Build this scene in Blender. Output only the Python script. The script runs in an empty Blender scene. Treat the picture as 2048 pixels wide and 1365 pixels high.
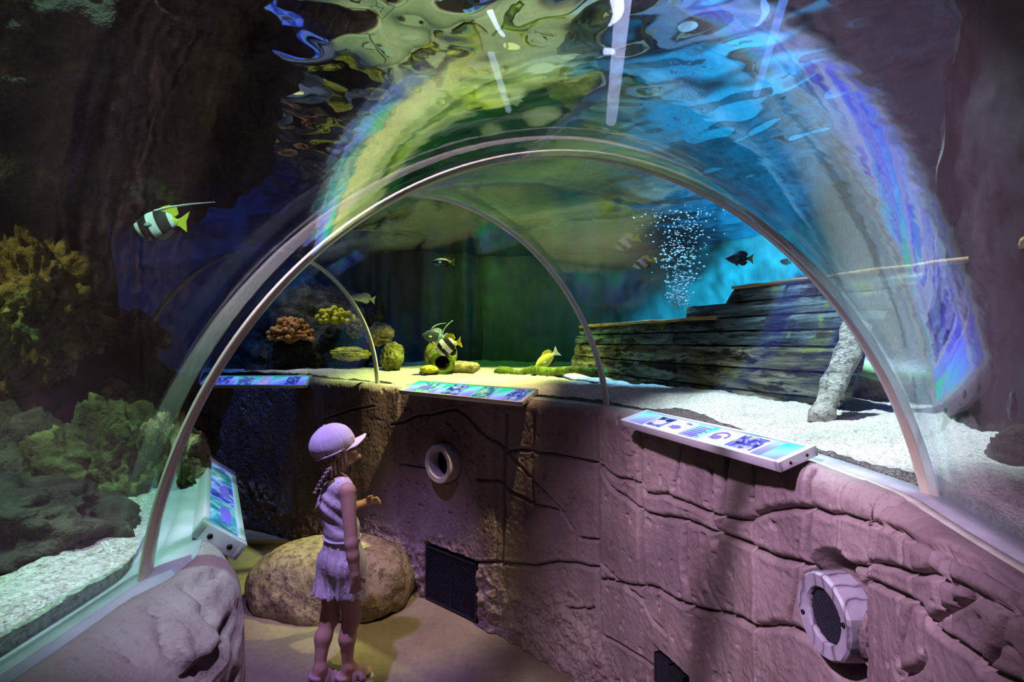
import bpy, bmesh, math, random
import numpy as np
from mathutils import Vector, Matrix, Euler
from mathutils.bvhtree import BVHTree

C = bpy.context.scene
COL = C.collection
PI = math.pi
EYE = Vector((0.0, 0.0, 1.6))
F = 1024.0

# ------------------------------------------------------------------ camera, world, exposure
cam_d = bpy.data.cameras.new('camera'); cam_d.sensor_width = 36.0; cam_d.lens = 18.0; cam_d.clip_start = 0.02
cam = bpy.data.objects.new('camera', cam_d); COL.objects.link(cam)
cam.location = EYE; cam.rotation_euler = (PI/2, 0, 0)
C.camera = cam
W = bpy.data.worlds.new('world'); C.world = W; W.use_nodes = True
W.node_tree.nodes['Background'].inputs[0].default_value = (0.10, 0.12, 0.30, 1)
W.node_tree.nodes['Background'].inputs[1].default_value = 0.012
C.view_settings.view_transform = 'Standard'; C.view_settings.look = 'None'
C.view_settings.exposure = 0.0; C.view_settings.gamma = 1.0
try: C.view_settings.use_curve_mapping = False
except Exception: pass
C.cycles.max_bounces = 10; C.cycles.transparent_max_bounces = 32
C.cycles.glossy_bounces = 5; C.cycles.diffuse_bounces = 3
C.cycles.sample_clamp_indirect = 4.0; C.cycles.caustics_reflective = False; C.cycles.caustics_refractive = False

# spotlights over the water: name, position, target, colour, watts, cone (deg), blend, radius
LAMPS = [
    ('pink',   (-0.62, 0.35, 2.60), (0.56, 1.42, 0.85), (0.88, 0.60, 0.96), 56, 50, 0.9, 0.05),
    ('ochre',  (-1.30, 0.30, 2.45), (-1.02, 1.10, 1.62), (1.00, 0.88, 0.42), 5, 36, 0.8, 0.04),  # added unseen lamp that brightens the olive coral outcrop
    ('lilac',  (0.12, 0.30, 3.50), (-0.42, 0.72, 1.18), (0.78, 0.62, 1.00), 190, 14, 0.8, 0.04),  # added fill lamp that brightens the dim left curb
    ('sand',   (0.98, 1.62, 3.60),  (1.12, 1.72, 1.40), (0.74, 0.92, 1.00), 400, 44, 0.7, 0.05),
    ('yellow', (0.00, 3.50, 3.65),  (-0.30, 3.95, 1.30), (0.86, 1.00, 0.30), 720, 58, 0.7, 0.05),
    ('amber',  (0.30, 2.05, 3.65),  (-0.50, 3.05, 0.95), (1.00, 0.70, 0.34), 260, 32, 0.6, 0.02),
    ('reef',   (-1.75, 4.15, 3.65), (-1.78, 4.62, 1.60), (1.00, 0.90, 0.30), 90, 34, 0.8, 0.03),  # added lamp that lifts the dim far corals
    ('cyan',   (1.95, 4.25, 3.70),  (2.15, 4.95, 2.05), (0.012, 0.48, 0.85), 1100, 70, 0.9, 0.05),
    ('bubble', (1.10, 3.20, 3.60),  (1.05, 3.35, 1.60), (0.25, 0.60, 1.00), 450, 40, 0.6, 0.03),
    ('green',  (-0.45, 5.20, 3.70), (-0.15, 6.1, 1.75), (0.12, 0.80, 0.08), 40, 75, 0.8, 0.05),
    ('teal',   (-0.62, 0.42, 3.40), (-0.80, 0.82, 1.25), (0.45, 1.00, 0.78), 170, 32, 0.8, 0.03),
    ('violet', (-1.10, 1.65, 3.50), (-0.92, 2.60, 0.60), (0.60, 0.38, 1.00), 240, 30, 0.7, 0.04),
    ('blue',   (-2.2, 4.0, 3.60), (-2.45, 4.9, 1.9), (0.03, 0.12, 0.55), 230, 95, 0.9, 0.05),
]

# ------------------------------------------------------------------ helpers
def at(px, py, d):
    """the point seen at that pixel of the photograph, d metres ahead of the camera"""
    return Vector(((px-1024)/F*d, d, 1.6-(py-682.5)/F*d))

def _h(n):
    n = n.astype(np.int64) & 0xffffffff
    n = ((n ^ 61) ^ (n >> 16)) & 0xffffffff
    n = (n*9) & 0xffffffff
    n = n ^ (n >> 4)
    n = (n*0x27d4eb2d) & 0xffffffff
    n = n ^ (n >> 15)
    return (n & 0xffff)/65535.0
def noise(P, seed=0):
    P = np.asarray(P, float)
    i = np.floor(P).astype(np.int64); f = P-i; u = f*f*(3-2*f)
    r = 0
    for dx in (0, 1):
        for dy in (0, 1):
            for dz in (0, 1):
                w = (u[..., 0] if dx else 1-u[..., 0])*(u[..., 1] if dy else 1-u[..., 1])*(u[..., 2] if dz else 1-u[..., 2])
                r = r+w*_h((i[..., 0]+dx)*73856093+(i[..., 1]+dy)*19349663+(i[..., 2]+dz)*83492791+seed*2654435)
    return r*2-1
def fbm(P, octaves=4, seed=0, gain=0.5):
    P = np.asarray(P, float); a = 1.0; r = 0; k = 1.0
    for o in range(octaves):
        r = r+a*noise(P*k+o*17.3, seed+o); a *= gain; k *= 2.03
    return r
def noise2(x, y, seed=0, octaves=1):
    return fbm(np.stack([x, y, np.zeros_like(x)+seed*7.7], -1), octaves, seed)

def mesh_np(name, V, Q, smooth=True):
    me = bpy.data.meshes.new(name)
    V = np.asarray(V, np.float32).reshape(-1, 3); Q = np.asarray(Q, np.int32)
    n = Q.shape[1]
    me.vertices.add(len(V)); me.vertices.foreach_set('co', V.ravel())
    me.loops.add(Q.size); me.loops.foreach_set('vertex_index', Q.ravel())
    me.polygons.add(len(Q))
    me.polygons.foreach_set('loop_start', np.arange(0, Q.size, n, dtype=np.int32))
    me.polygons.foreach_set('loop_total', np.full(len(Q), n, np.int32))
    me.update(calc_edges=True); me.validate()
    if smooth: me.polygons.foreach_set('use_smooth', np.ones(len(Q), bool))
    return me
def link(name, me, m, parent=None, loc=(0, 0, 0)):
    o = bpy.data.objects.new(name, me); COL.objects.link(o)
    if m is not None: me.materials.append(m)
    o.location = loc
    if parent is not None: o.parent = parent
    return o
def grid_faces(nu, nv, wrap_u=False, wrap_v=False):
    iu = np.arange(nu if wrap_u else nu-1); iv = np.arange(nv if wrap_v else nv-1)
    a, b = np.meshgrid(iu, iv, indexing='ij'); a = a.ravel(); b = b.ravel()
    a1 = (a+1) % nu; b1 = (b+1) % nv
    return np.stack([a*nv+b, a1*nv+b, a1*nv+b1, a*nv+b1], -1)
def tag(o, label=None, cat=None, group=None, kind=None):
    if label: o['label'] = label
    if cat: o['category'] = cat
    if group: o['group'] = group
    if kind: o['kind'] = kind
    return o
def thing(name, label, cat, loc=(0, 0, 0), rot=None, group=None):
    o = bpy.data.objects.new(name, None); COL.objects.link(o)
    o.empty_display_size = 0.05
    o.location = loc
    if rot is not None:
        if isinstance(rot, Matrix): o.rotation_euler = rot.to_euler()
        else: o.rotation_euler = rot
    return tag(o, label, cat, group)

class MB:
    """collects shapes for ONE mesh"""
    def __init__(s): s.bm = bmesh.new()
    def box(s, lo, hi, bevel=0.0, mtx=None):
        r = bmesh.ops.create_cube(s.bm, size=1.0)
        vs = r['verts']
        for v in vs:
            v.co = Vector([lo[i]+(v.co[i]+0.5)*(hi[i]-lo[i]) for i in range(3)])
        if bevel:
            es = list({e for v in vs for e in v.link_edges})
            rr = bmesh.ops.bevel(s.bm, geom=es, offset=bevel, segments=2, affect='EDGES', profile=0.5)
            vs = list({v for f in rr['faces'] for v in f.verts} | {v for v in vs if v.is_valid})
        if mtx is not None: bmesh.ops.transform(s.bm, matrix=mtx, verts=vs)
        return s
    def tube(s, pts, r, n=8, cap=True):
        pts = [Vector(p) for p in pts]
        rs = r if isinstance(r, (list, tuple)) else [r]*len(pts)
        prev = None; rows = []
        up = Vector((0, 0, 1))
        for i, p in enumerate(pts):
            t = (pts[min(i+1, len(pts)-1)]-pts[max(i-1, 0)])
            if t.length < 1e-9: t = Vector((0, 0, 1))
            t.normalize()
            if prev is None:
                a = t.cross(up)
                if a.length < 1e-3: a = t.cross(Vector((1, 0, 0)))
            else:
                a = prev-t*prev.dot(t)
            a.normalize(); prev = a; b = t.cross(a)
            rows.append([s.bm.verts.new(p+(a*math.cos(2*PI*k/n)+b*math.sin(2*PI*k/n))*rs[i]) for k in range(n)])
        for i in range(len(rows)-1):
            for k in range(n):
                s.bm.faces.new((rows[i][k], rows[i][(k+1) % n], rows[i+1][(k+1) % n], rows[i+1][k]))
        if cap:
            s.bm.faces.new(rows[0][::-1]); s.bm.faces.new(rows[-1])
        return s
    def sphere(s, c, r, sub=2, mtx=None):
        q = bmesh.ops.create_icosphere(s.bm, subdivisions=sub, radius=1.0)
        r = r if isinstance(r, (list, tuple)) else (r, r, r)
        for v in q['verts']:
            v.co = Vector((v.co.x*r[0], v.co.y*r[1], v.co.z*r[2]))
            if mtx is not None: v.co = mtx @ v.co
            v.co += Vector(c)
        return s
    def prism(s, outline, y0, y1):
        """outline in x,z; extruded along y"""
        a = [s.bm.verts.new((x, y0, z)) for x, z in outline]
        b = [s.bm.verts.new((x, y1, z)) for x, z in outline]
        n = len(a)
        s.bm.faces.new(a); s.bm.faces.new(b[::-1])
        for i in range(n): s.bm.faces.new((a[i], b[i], b[(i+1) % n], a[(i+1) % n]))
        return s
    def ringwall(s, prof, n=32, y=True, jitter=0.0, seed=0):
        """lathe: prof list of (radius, height) turned round local +Y, closed loop"""
        rnd = random.Random(seed)
        jit = [1+rnd.uniform(-jitter, jitter) for _ in range(n)]
        rows = [[s.bm.verts.new((r*jit[k]*math.cos(2*PI*k/n), h, r*jit[k]*math.sin(2*PI*k/n))) for r, h in prof] for k in range(n)]
        m = len(prof)
        for k in range(n):
            for j in range(m):
                s.bm.faces.new((rows[k][j], rows[k][(j+1) % m], rows[(k+1) % n][(j+1) % m], rows[(k+1) % n][j]))
        return s
    def build(s, name, m, parent=None, smooth=True, loc=(0, 0, 0), auto=None):
        bmesh.ops.recalc_face_normals(s.bm, faces=s.bm.faces)
        me = bpy.data.meshes.new(name)
        s.bm.to_mesh(me); s.bm.free()
        if smooth: me.polygons.foreach_set('use_smooth', np.ones(len(me.polygons), bool))
        if smooth and auto: me.set_sharp_from_angle(angle=math.radians(auto))
        return link(name, me, m, parent, loc)

def frame_matrix(x, y, z, o):
    M = Matrix.Identity(4)
    for i in range(3):
        M[i][0] = x[i]; M[i][1] = y[i]; M[i][2] = z[i]; M[i][3] = o[i]
    return M

# surface nets over a signed distance field -------------------------------------------------
class Field:
    def __init__(s, lo, hi, h):
        s.lo = np.array(lo, float); s.h = h
        s.n = np.ceil((np.array(hi)-s.lo)/h).astype(int)+1
        s.f = np.full(tuple(s.n), 1.0, np.float32)
    def _sl(s, lo, hi):
        a = np.clip(np.floor((np.array(lo)-s.lo)/s.h).astype(int), 0, s.n-1)
        b = np.clip(np.ceil((np.array(hi)-s.lo)/s.h).astype(int)+1, 1, s.n)
        ax = [s.lo[i]+s.h*np.arange(a[i], b[i]) for i in range(3)]
        X, Y, Z = np.meshgrid(*ax, indexing='ij')
        return (slice(a[0], b[0]), slice(a[1], b[1]), slice(a[2], b[2])), X, Y, Z
    def _mix(s, sl, d, k, sub=False):
        f = s.f[sl]
        if sub:
            s.f[sl] = np.maximum(f, -d)
        elif k <= 0:
            s.f[sl] = np.minimum(f, d)
        else:
            h = np.clip(0.5+0.5*(f-d)/k, 0, 1)
            s.f[sl] = f*(1-h)+d*h-k*h*(1-h)
    def cone(s, a, b, ra, rb, k=0.01, sub=False):
        a = np.array(a, float); b = np.array(b, float); m = max(ra, rb)+k+0.03
        sl, X, Y, Z = s._sl(np.minimum(a, b)-m, np.maximum(a, b)+m)
        ab = b-a; L = max((ab**2).sum(), 1e-9)
        t = np.clip(((X-a[0])*ab[0]+(Y-a[1])*ab[1]+(Z-a[2])*ab[2])/L, 0, 1)
        d = np.sqrt((X-a[0]-t*ab[0])**2+(Y-a[1]-t*ab[1])**2+(Z-a[2]-t*ab[2])**2)-(ra+(rb-ra)*t)
        s._mix(sl, d, k, sub); return s
    def ell(s, c, r, k=0.01, rot=None, sub=False):
        c = np.array(c, float); r = np.array(r, float); m = r.max()+k+0.03
        sl, X, Y, Z = s._sl(c-m, c+m)
        p = np.stack([X-c[0], Y-c[1], Z-c[2]], -1)
        if rot is not None: p = p @ np.array(rot)         # columns = local axes
        q = np.sqrt(((p/r)**2).sum(-1)); g = np.sqrt(((p/(r*r))**2).sum(-1))+1e-9
        s._mix(sl, q*(q-1)/g, k, sub); return s
    def cut(s, fn):
        """fn(X,Y,Z): keep where negative"""
        ax = [s.lo[i]+s.h*np.arange(s.n[i]) for i in range(3)]
        X, Y, Z = np.meshgrid(*ax, indexing='ij')
        s.f = np.maximum(s.f, fn(X, Y, Z)); return s
    def add(s, fn):
        ax = [s.lo[i]+s.h*np.arange(s.n[i]) for i in range(3)]
        X, Y, Z = np.meshgrid(*ax, indexing='ij')
        s.f = s.f+fn(X, Y, Z); return s
    def mesh(s, name, relax=2):
        f = s.f; ins = f < 0
        n = np.array(f.shape)
        c = [ins[i:n[0]-1+i, j:n[1]-1+j, k:n[2]-1+k] for i in (0, 1) for j in (0, 1) for k in (0, 1)]
        cnt = np.zeros(tuple(n-1), np.int8)
        for q in c: cnt += q
        cell = (cnt > 0) & (cnt < 8)
        idx = -np.ones(tuple(n-1), np.int64)
        ids = np.argwhere(cell); idx[cell] = np.arange(len(ids))
        acc = np.zeros((len(ids), 3)); num = np.zeros(len(ids))
        I, J, K = ids.T
        corners = [(i, j, k) for i in (0, 1) for j in (0, 1) for k in (0, 1)]
        for a in range(8):
            for b in range(a+1, 8):
                d = [corners[b][q]-corners[a][q] for q in range(3)]
                if sum(abs(x) for x in d) != 1: continue
                fa = f[I+corners[a][0], J+corners[a][1], K+corners[a][2]]
                fb = f[I+corners[b][0], J+corners[b][1], K+corners[b][2]]
                m = (fa < 0) != (fb < 0)
                t = fa[m]/(fa[m]-fb[m])
                acc[m] += np.array(corners[a])+t[:, None]*np.array(d); num[m] += 1
        V = s.lo+s.h*(ids+acc/num[:, None])
        Q = []
        for ax in range(3):
            o1, o2 = [(1, 2), (2, 0), (0, 1)][ax]
            sl0 = [slice(None)]*3; sl1 = [slice(None)]*3
            sl0[ax] = slice(0, n[ax]-1); sl1[ax] = slice(1, n[ax])
            A = ins[tuple(sl0)]; B = ins[tuple(sl1)]
            for flip, msk in ((False, A & ~B), (True, ~A & B)):
                e = np.argwhere(msk)
                ok = (e[:, o1] > 0) & (e[:, o2] > 0) & (e[:, o1] < n[o1]-1) & (e[:, o2] < n[o2]-1)
                e = e[ok]
                def cc(d1, d2):
                    q = e.copy(); q[:, o1] -= d1; q[:, o2] -= d2
                    return idx[q[:, 0], q[:, 1], q[:, 2]]
                quad = np.stack([cc(1, 1), cc(0, 1), cc(0, 0), cc(1, 0)], -1)
                Q.append(quad[:, ::-1] if flip else quad)
        Q = np.concatenate(Q)
        for _ in range(relax):
            S = np.zeros_like(V); N = np.zeros(len(V))
            for a in range(4):
                np.add.at(S, Q[:, a], V[Q[:, (a+1) % 4]]); np.add.at(N, Q[:, a], 1)
                np.add.at(S, Q[:, a], V[Q[:, (a+3) % 4]]); np.add.at(N, Q[:, a], 1)
            V = V*0.5+0.5*S/N[:, None]
        return mesh_np(name, V, Q)

# ------------------------------------------------------------------ materials
class NT:
    def __init__(s, name):
        s.m = bpy.data.materials.new(name); s.m.use_nodes = True
        s.t = s.m.node_tree; s.t.nodes.clear()
        s.out = s.t.nodes.new('ShaderNodeOutputMaterial')
    def n(s, typ, **kw):
        q = s.t.nodes.new('ShaderNode'+typ)
        for k, v in kw.items():
            if k.startswith('i_'): q.inputs[k[2:].replace('_', ' ')].default_value = v
            else: setattr(q, k, v)
        return q
    def l(s, a, b): s.t.links.new(a, b)
    def math(s, op, a, b=None):
        q = s.n('Math', operation=op)
        for i, v in enumerate((a, b)):
            if v is None: continue
            if hasattr(v, 'links') or hasattr(v, 'is_linked'): s.l(v, q.inputs[i])
            else: q.inputs[i].default_value = v
        return q.outputs[0]
    def ramp(s, fac, stops, interp='LINEAR'):
        q = s.n('ValToRGB'); q.color_ramp.interpolation = interp
        e = q.color_ramp.elements
        while len(e) > 1: e.remove(e[-1])
        e[0].position = stops[0][0]; e[0].color = (*stops[0][1], 1)
        for p, c in stops[1:]:
            x = e.new(p); x.color = (*c, 1)
        s.l(fac, q.inputs[0]); return q.outputs[0]
    def noise(s, scale, detail=3, rough=0.5, vec=None, dist=0.0):
        q = s.n('TexNoise'); q.inputs['Scale'].default_value = scale; q.inputs['Detail'].default_value = detail
        q.inputs['Roughness'].default_value = rough; q.inputs['Distortion'].default_value = dist
        s.l(vec if vec is not None else s.obj(), q.inputs['Vector']); return q.outputs['Fac']
    def obj(s):
        if not hasattr(s, '_tc'): s._tc = s.n('TexCoord')
        return s._tc.outputs['Object']
    def mapping(s, scale=(1, 1, 1), rot=(0, 0, 0), vec=None):
        q = s.n('Mapping'); q.inputs['Scale'].default_value = scale; q.inputs['Rotation'].default_value = rot
        s.l(vec if vec is not None else s.obj(), q.inputs['Vector']); return q.outputs[0]
    def mix(s, fac, a, b, mode='MIX'):
        q = s.n('MixRGB', blend_type=mode)
        for i, v in enumerate((fac, a, b)):
            if hasattr(v, 'is_linked'): s.l(v, q.inputs[i])
            else: q.inputs[i].default_value = v if i == 0 else (*v, 1)
        return q.outputs[0]
    def bsdf(s, color, rough=0.6, spec=0.3, bump=None, bdist=0.01, bstr=0.5, metal=0.0, emit=None, estr=0.0):
        b = s.n('BsdfPrincipled')
        if hasattr(color, 'is_linked'): s.l(color, b.inputs['Base Color'])
        else: b.inputs['Base Color'].default_value = (*color, 1)
        if hasattr(rough, 'is_linked'): s.l(rough, b.inputs['Roughness'])
        else: b.inputs['Roughness'].default_value = rough
        b.inputs['Specular IOR Level'].default_value = spec
        b.inputs['Metallic'].default_value = metal
        if bump is not None:
            q = s.n('Bump'); q.inputs['Distance'].default_value = bdist; q.inputs['Strength'].default_value = bstr
            s.l(bump, q.inputs['Height']); s.l(q.outputs[0], b.inputs['Normal'])
        if emit is not None:
            if hasattr(emit, 'is_linked'): s.l(emit, b.inputs['Emission Color'])
            else: b.inputs['Emission Color'].default_value = (*emit, 1)
            b.inputs['Emission Strength'].default_value = estr
        s.l(b.outputs[0], s.out.inputs[0]); return b
def flat(name, color, rough=0.6, spec=0.3, metal=0.0, nscale=None, var=0.15, emit=None, estr=0.0, bstr=0.3, bdist=0.003):
    t = NT(name)
    if nscale:
        f = t.noise(nscale, 4)
        c = t.ramp(f, [(0.3, tuple(x*(1-var) for x in color)), (0.7, tuple(min(1, x*(1+var)) for x in color))])
        t.bsdf(c, rough, spec, bump=f, bstr=bstr, bdist=bdist, metal=metal, emit=emit, estr=estr)
    else:
        t.bsdf(color, rough, spec, metal=metal, emit=emit, estr=estr)
    return t.m

def rock_wall_material():
    t = NT('carved_rock')
    big = t.noise(2.2, 4, 0.55)
    c = t.ramp(big, [(0.32, (0.20, 0.145, 0.150)), (0.5, (0.31, 0.235, 0.235)), (0.68, (0.42, 0.325, 0.30))])
    st = t.noise(7, 3, 0.6, vec=t.mapping((1.3, 1.3, 0.18)))
    c = t.mix(t.ramp(st, [(0.5, (0, 0, 0)), (0.68, (0.55, 0.55, 0.55))]), c, (0.20, 0.135, 0.135))
    sp = t.noise(160, 2, 0.6)
    c = t.mix(t.ramp(sp, [(0.56, (0, 0, 0)), (0.74, (0.5, 0.5, 0.5))]), c, (0.13, 0.09, 0.10))
    fine = t.noise(75, 5, 0.65)
    med = t.noise(18, 4, 0.6)
    h = t.math('ADD', t.math('MULTIPLY', fine, 0.35), med)
    t.bsdf(c, t.ramp(fine, [(0.3, (0.45,)*3), (0.7, (0.75,)*3)]), 0.35, bump=h, bstr=0.55, bdist=0.012)
    return t.m
def sand_material():
    t = NT('coral_sand')
    big = t.noise(3, 4, 0.6)
    c = t.ramp(big, [(0.3, (0.62, 0.60, 0.54)), (0.7, (0.86, 0.84, 0.78))])
    v = t.n('TexVoronoi'); v.inputs['Scale'].default_value = 240; v.inputs['Randomness'].default_value = 1.0
    t.l(t.mapping((1, 1, 1.4)), v.inputs['Vector'])
    gr = t.noise(130, 3, 0.75)
    vc = t.ramp(gr, [(0.34, (0.22, 0.17, 0.12)), (0.44, (0.66, 0.60, 0.52)), (0.58, (1, 1, 1))])
    c = t.mix(0.8, c, vc, 'MULTIPLY')
    sp = t.noise(45, 3, 0.7)
    c = t.mix(t.ramp(sp, [(0.58, (0, 0, 0)), (0.72, (0.5, 0.5, 0.5))]), c, (0.22, 0.17, 0.12))
    h = t.math('ADD', v.outputs['Distance'], t.math('MULTIPLY', sp, 0.8))
    t.bsdf(c, 0.9, 0.1, bump=h, bstr=0.8, bdist=0.008)
    return t.m
def reef_rock_material(name, a, b, c3, scale=9):
    t = NT(name)
    f = t.noise(scale, 5, 0.65); g = t.noise(scale*4.5, 4, 0.7)
    c = t.ramp(f, [(0.34, a), (0.52, b), (0.68, c3)])
    c = t.mix(t.ramp(g, [(0.5, (0, 0, 0)), (0.62, (0.75,)*3)]), c, tuple(x*0.35 for x in a))
    t.bsdf(c, 0.85, 0.2, bump=t.math('ADD', f, t.math('MULTIPLY', g, 0.5)), bstr=0.8, bdist=0.03)
    return t.m
def acrylic_material(name, f0, k, power):
    t = NT(name)
    lw = t.n('LayerWeight'); lw.inputs['Blend'].default_value = 0.5
    fac = t.math('ADD', t.math('MULTIPLY', t.math('POWER', lw.outputs['Facing'], power), k), f0)
    tr = t.n('BsdfTransparent'); tr.inputs[0].default_value = (0.975, 0.985, 0.98, 1)
    gl = t.n('BsdfGlossy'); gl.inputs['Color'].default_value = (0.84, 0.97, 1, 1)
    gl.inputs['Roughness'].default_value = 0.03
    wv = t.noise(9, 3, 0.6, vec=t.mapping((1, 1, 1)))
    bp = t.n('Bump'); bp.inputs['Distance'].default_value = 0.004; bp.inputs['Strength'].default_value = 0.12
    t.l(wv, bp.inputs['Height']); t.l(bp.outputs[0], gl.inputs['Normal'])
    mx = t.n('MixShader'); t.l(fac, mx.inputs[0]); t.l(tr.outputs[0], mx.inputs[1]); t.l(gl.outputs[0], mx.inputs[2])
    t.l(mx.outputs[0], t.out.inputs[0]); return t.m
def water_material():
    t = NT('water_surface')
    lw = t.n('LayerWeight'); lw.inputs['Blend'].default_value = 0.5
    fac = t.ramp(lw.outputs['Facing'], [(0.0, (0.04,)*3), (0.25, (0.12,)*3), (0.42, (0.9,)*3)])
    tr = t.n('BsdfTransparent'); tr.inputs[0].default_value = (0.9, 0.96, 1, 1)
    gl = t.n('BsdfGlossy'); gl.inputs['Color'].default_value = (0.50, 0.58, 0.85, 1); gl.inputs['Roughness'].default_value = 0.02
    rf = t.n('BsdfRefraction'); rf.inputs['Color'].default_value = (0.9, 0.96, 1, 1); rf.inputs['IOR'].default_value = 1.12; rf.inputs['Roughness'].default_value = 0.05
    m0 = t.n('MixShader'); m0.inputs[0].default_value = 0.7; t.l(tr.outputs[0], m0.inputs[1]); t.l(rf.outputs[0], m0.inputs[2])
    mx = t.n('MixShader'); t.l(fac, mx.inputs[0]); t.l(m0.outputs[0], mx.inputs[1]); t.l(gl.outputs[0], mx.inputs[2])
    t.l(mx.outputs[0], t.out.inputs[0]); return t.m
def floor_material():
    t = NT('worn_concrete')
    f = t.noise(1.6, 5, 0.6); g = t.noise(30, 4, 0.6)
    c = t.ramp(f, [(0.3, (0.20, 0.165, 0.12)), (0.7, (0.36, 0.30, 0.21))])
    c = t.mix(t.ramp(g, [(0.45, (0, 0, 0)), (0.7, (0.4,)*3)]), c, (0.15, 0.12, 0.09))
    t.bsdf(c, t.ramp(f, [(0.3, (0.4,)*3), (0.7, (0.65,)*3)]), 0.35, bump=g, bstr=0.25, bdist=0.004); return t.m
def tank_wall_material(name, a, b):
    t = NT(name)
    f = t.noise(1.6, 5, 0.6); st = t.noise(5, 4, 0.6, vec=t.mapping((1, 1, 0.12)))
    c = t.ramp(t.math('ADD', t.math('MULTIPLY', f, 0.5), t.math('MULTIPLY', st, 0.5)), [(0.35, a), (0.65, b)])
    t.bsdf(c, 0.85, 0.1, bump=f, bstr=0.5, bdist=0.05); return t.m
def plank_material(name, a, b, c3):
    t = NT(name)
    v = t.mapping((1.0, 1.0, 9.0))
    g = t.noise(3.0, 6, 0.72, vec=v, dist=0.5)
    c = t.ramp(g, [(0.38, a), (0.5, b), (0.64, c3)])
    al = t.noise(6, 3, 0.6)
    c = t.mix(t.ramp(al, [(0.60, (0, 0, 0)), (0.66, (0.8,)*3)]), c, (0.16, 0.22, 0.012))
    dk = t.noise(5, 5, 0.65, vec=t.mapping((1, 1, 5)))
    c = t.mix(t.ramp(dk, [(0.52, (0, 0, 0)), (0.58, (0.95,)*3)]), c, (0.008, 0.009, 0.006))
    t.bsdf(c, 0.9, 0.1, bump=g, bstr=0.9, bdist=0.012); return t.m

M = {}
M['rock'] = rock_wall_material()
M['sand'] = sand_material()
M['glass'] = acrylic_material('clear_acrylic', 0.005, 0.95, 6.0)
M['glassnear'] = acrylic_material('polished_acrylic', 0.004, 1.0, 2.9)
M['water'] = water_material()
M['floor'] = floor_material()
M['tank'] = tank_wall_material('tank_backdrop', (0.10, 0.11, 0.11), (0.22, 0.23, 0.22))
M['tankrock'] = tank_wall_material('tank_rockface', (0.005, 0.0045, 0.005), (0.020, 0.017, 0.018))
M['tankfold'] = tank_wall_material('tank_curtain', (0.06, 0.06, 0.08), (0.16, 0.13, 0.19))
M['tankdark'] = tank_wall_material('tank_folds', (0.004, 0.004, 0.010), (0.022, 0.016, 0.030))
M['seam'] = flat('seam_bronze', (0.74, 0.69, 0.50), 0.26, 0.7, metal=0.15)
M['seampale'] = flat('seam_pale', (0.90, 0.90, 0.84), 0.35, 0.5)
M['rail'] = flat('rail_grey', (0.50, 0.52, 0.55), 0.4, 0.5, nscale=14, var=0.2)
M['railedge'] = flat('rail_edge', (0.62, 0.62, 0.50), 0.5, 0.4, nscale=20, var=0.2)
M['steel'] = flat('brushed_frame', (0.72, 0.71, 0.76), 0.35, 0.5, metal=0.35)
M['black'] = flat('black', (0.008, 0.008, 0.010), 0.6, 0.2)
M['grille'] = flat('grille_dark', (0.035, 0.035, 0.05), 0.4, 0.5, metal=0.5)
M['reefg'] = reef_rock_material('reef_green', (0.06, 0.055, 0.012), (0.20, 0.19, 0.045), (0.38, 0.38, 0.13))
M['reefo'] = reef_rock_material('reef_olive', (0.025, 0.022, 0.006), (0.09, 0.085, 0.022), (0.24, 0.24, 0.08))
M['reefd'] = reef_rock_material('reef_dark', (0.015, 0.013, 0.008), (0.04, 0.036, 0.022), (0.09, 0.08, 0.05))
M['reefb'] = reef_rock_material('reef_brown', (0.20, 0.14, 0.07), (0.38, 0.29, 0.15), (0.52, 0.43, 0.25), 14)
M['coraly'] = reef_rock_material('coral_yellow', (0.45, 0.38, 0.02), (0.75, 0.68, 0.06), (0.9, 0.85, 0.15), 20)
M['coralo'] = reef_rock_material('coral_orange', (0.32, 0.12, 0.03), (0.55, 0.24, 0.07), (0.65, 0.32, 0.10), 20)
M['coralp'] = reef_rock_material('coral_mauve', (0.10, 0.07, 0.09), (0.22, 0.16, 0.18), (0.32, 0.25, 0.26), 24)
M['plankb'] = plank_material('plank_blue', (0.012, 0.022, 0.024), (0.055, 0.095, 0.105), (0.14, 0.21, 0.21))  # upper planks: bluish light put into the wood colour
M['planko'] = plank_material('plank_olive', (0.014, 0.017, 0.010), (0.10, 0.105, 0.065), (0.27, 0.27, 0.19))  # lower planks: olive light put into the wood colour
M['post'] = reef_rock_material('pale_post', (0.18, 0.18, 0.13), (0.44, 0.44, 0.36), (0.62, 0.62, 0.54), 12)
M['railwood'] = flat('rail_wood', (0.34, 0.22, 0.09), 0.8, 0.2, nscale=12, var=0.4)
M['greenlog'] = reef_rock_material('green_timber', (0.05, 0.07, 0.01), (0.16, 0.22, 0.03), (0.30, 0.36, 0.05), 10)
M['dish'] = reef_rock_material('dish_pale', (0.40, 0.55, 0.62), (0.62, 0.78, 0.85), (0.8, 0.9, 0.95), 9)
M['dishrim'] = flat('dish_rim', (0.22, 0.45, 0.20), 0.6, 0.3, nscale=12, var=0.2)
M['bubble'] = flat('bubble', (0.75, 0.9, 1.0), 0.15, 0.8)
M['skin'] = flat('skin', (0.62, 0.38, 0.27), 0.5, 0.35, nscale=30, var=0.06)
def blank(): pass

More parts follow.
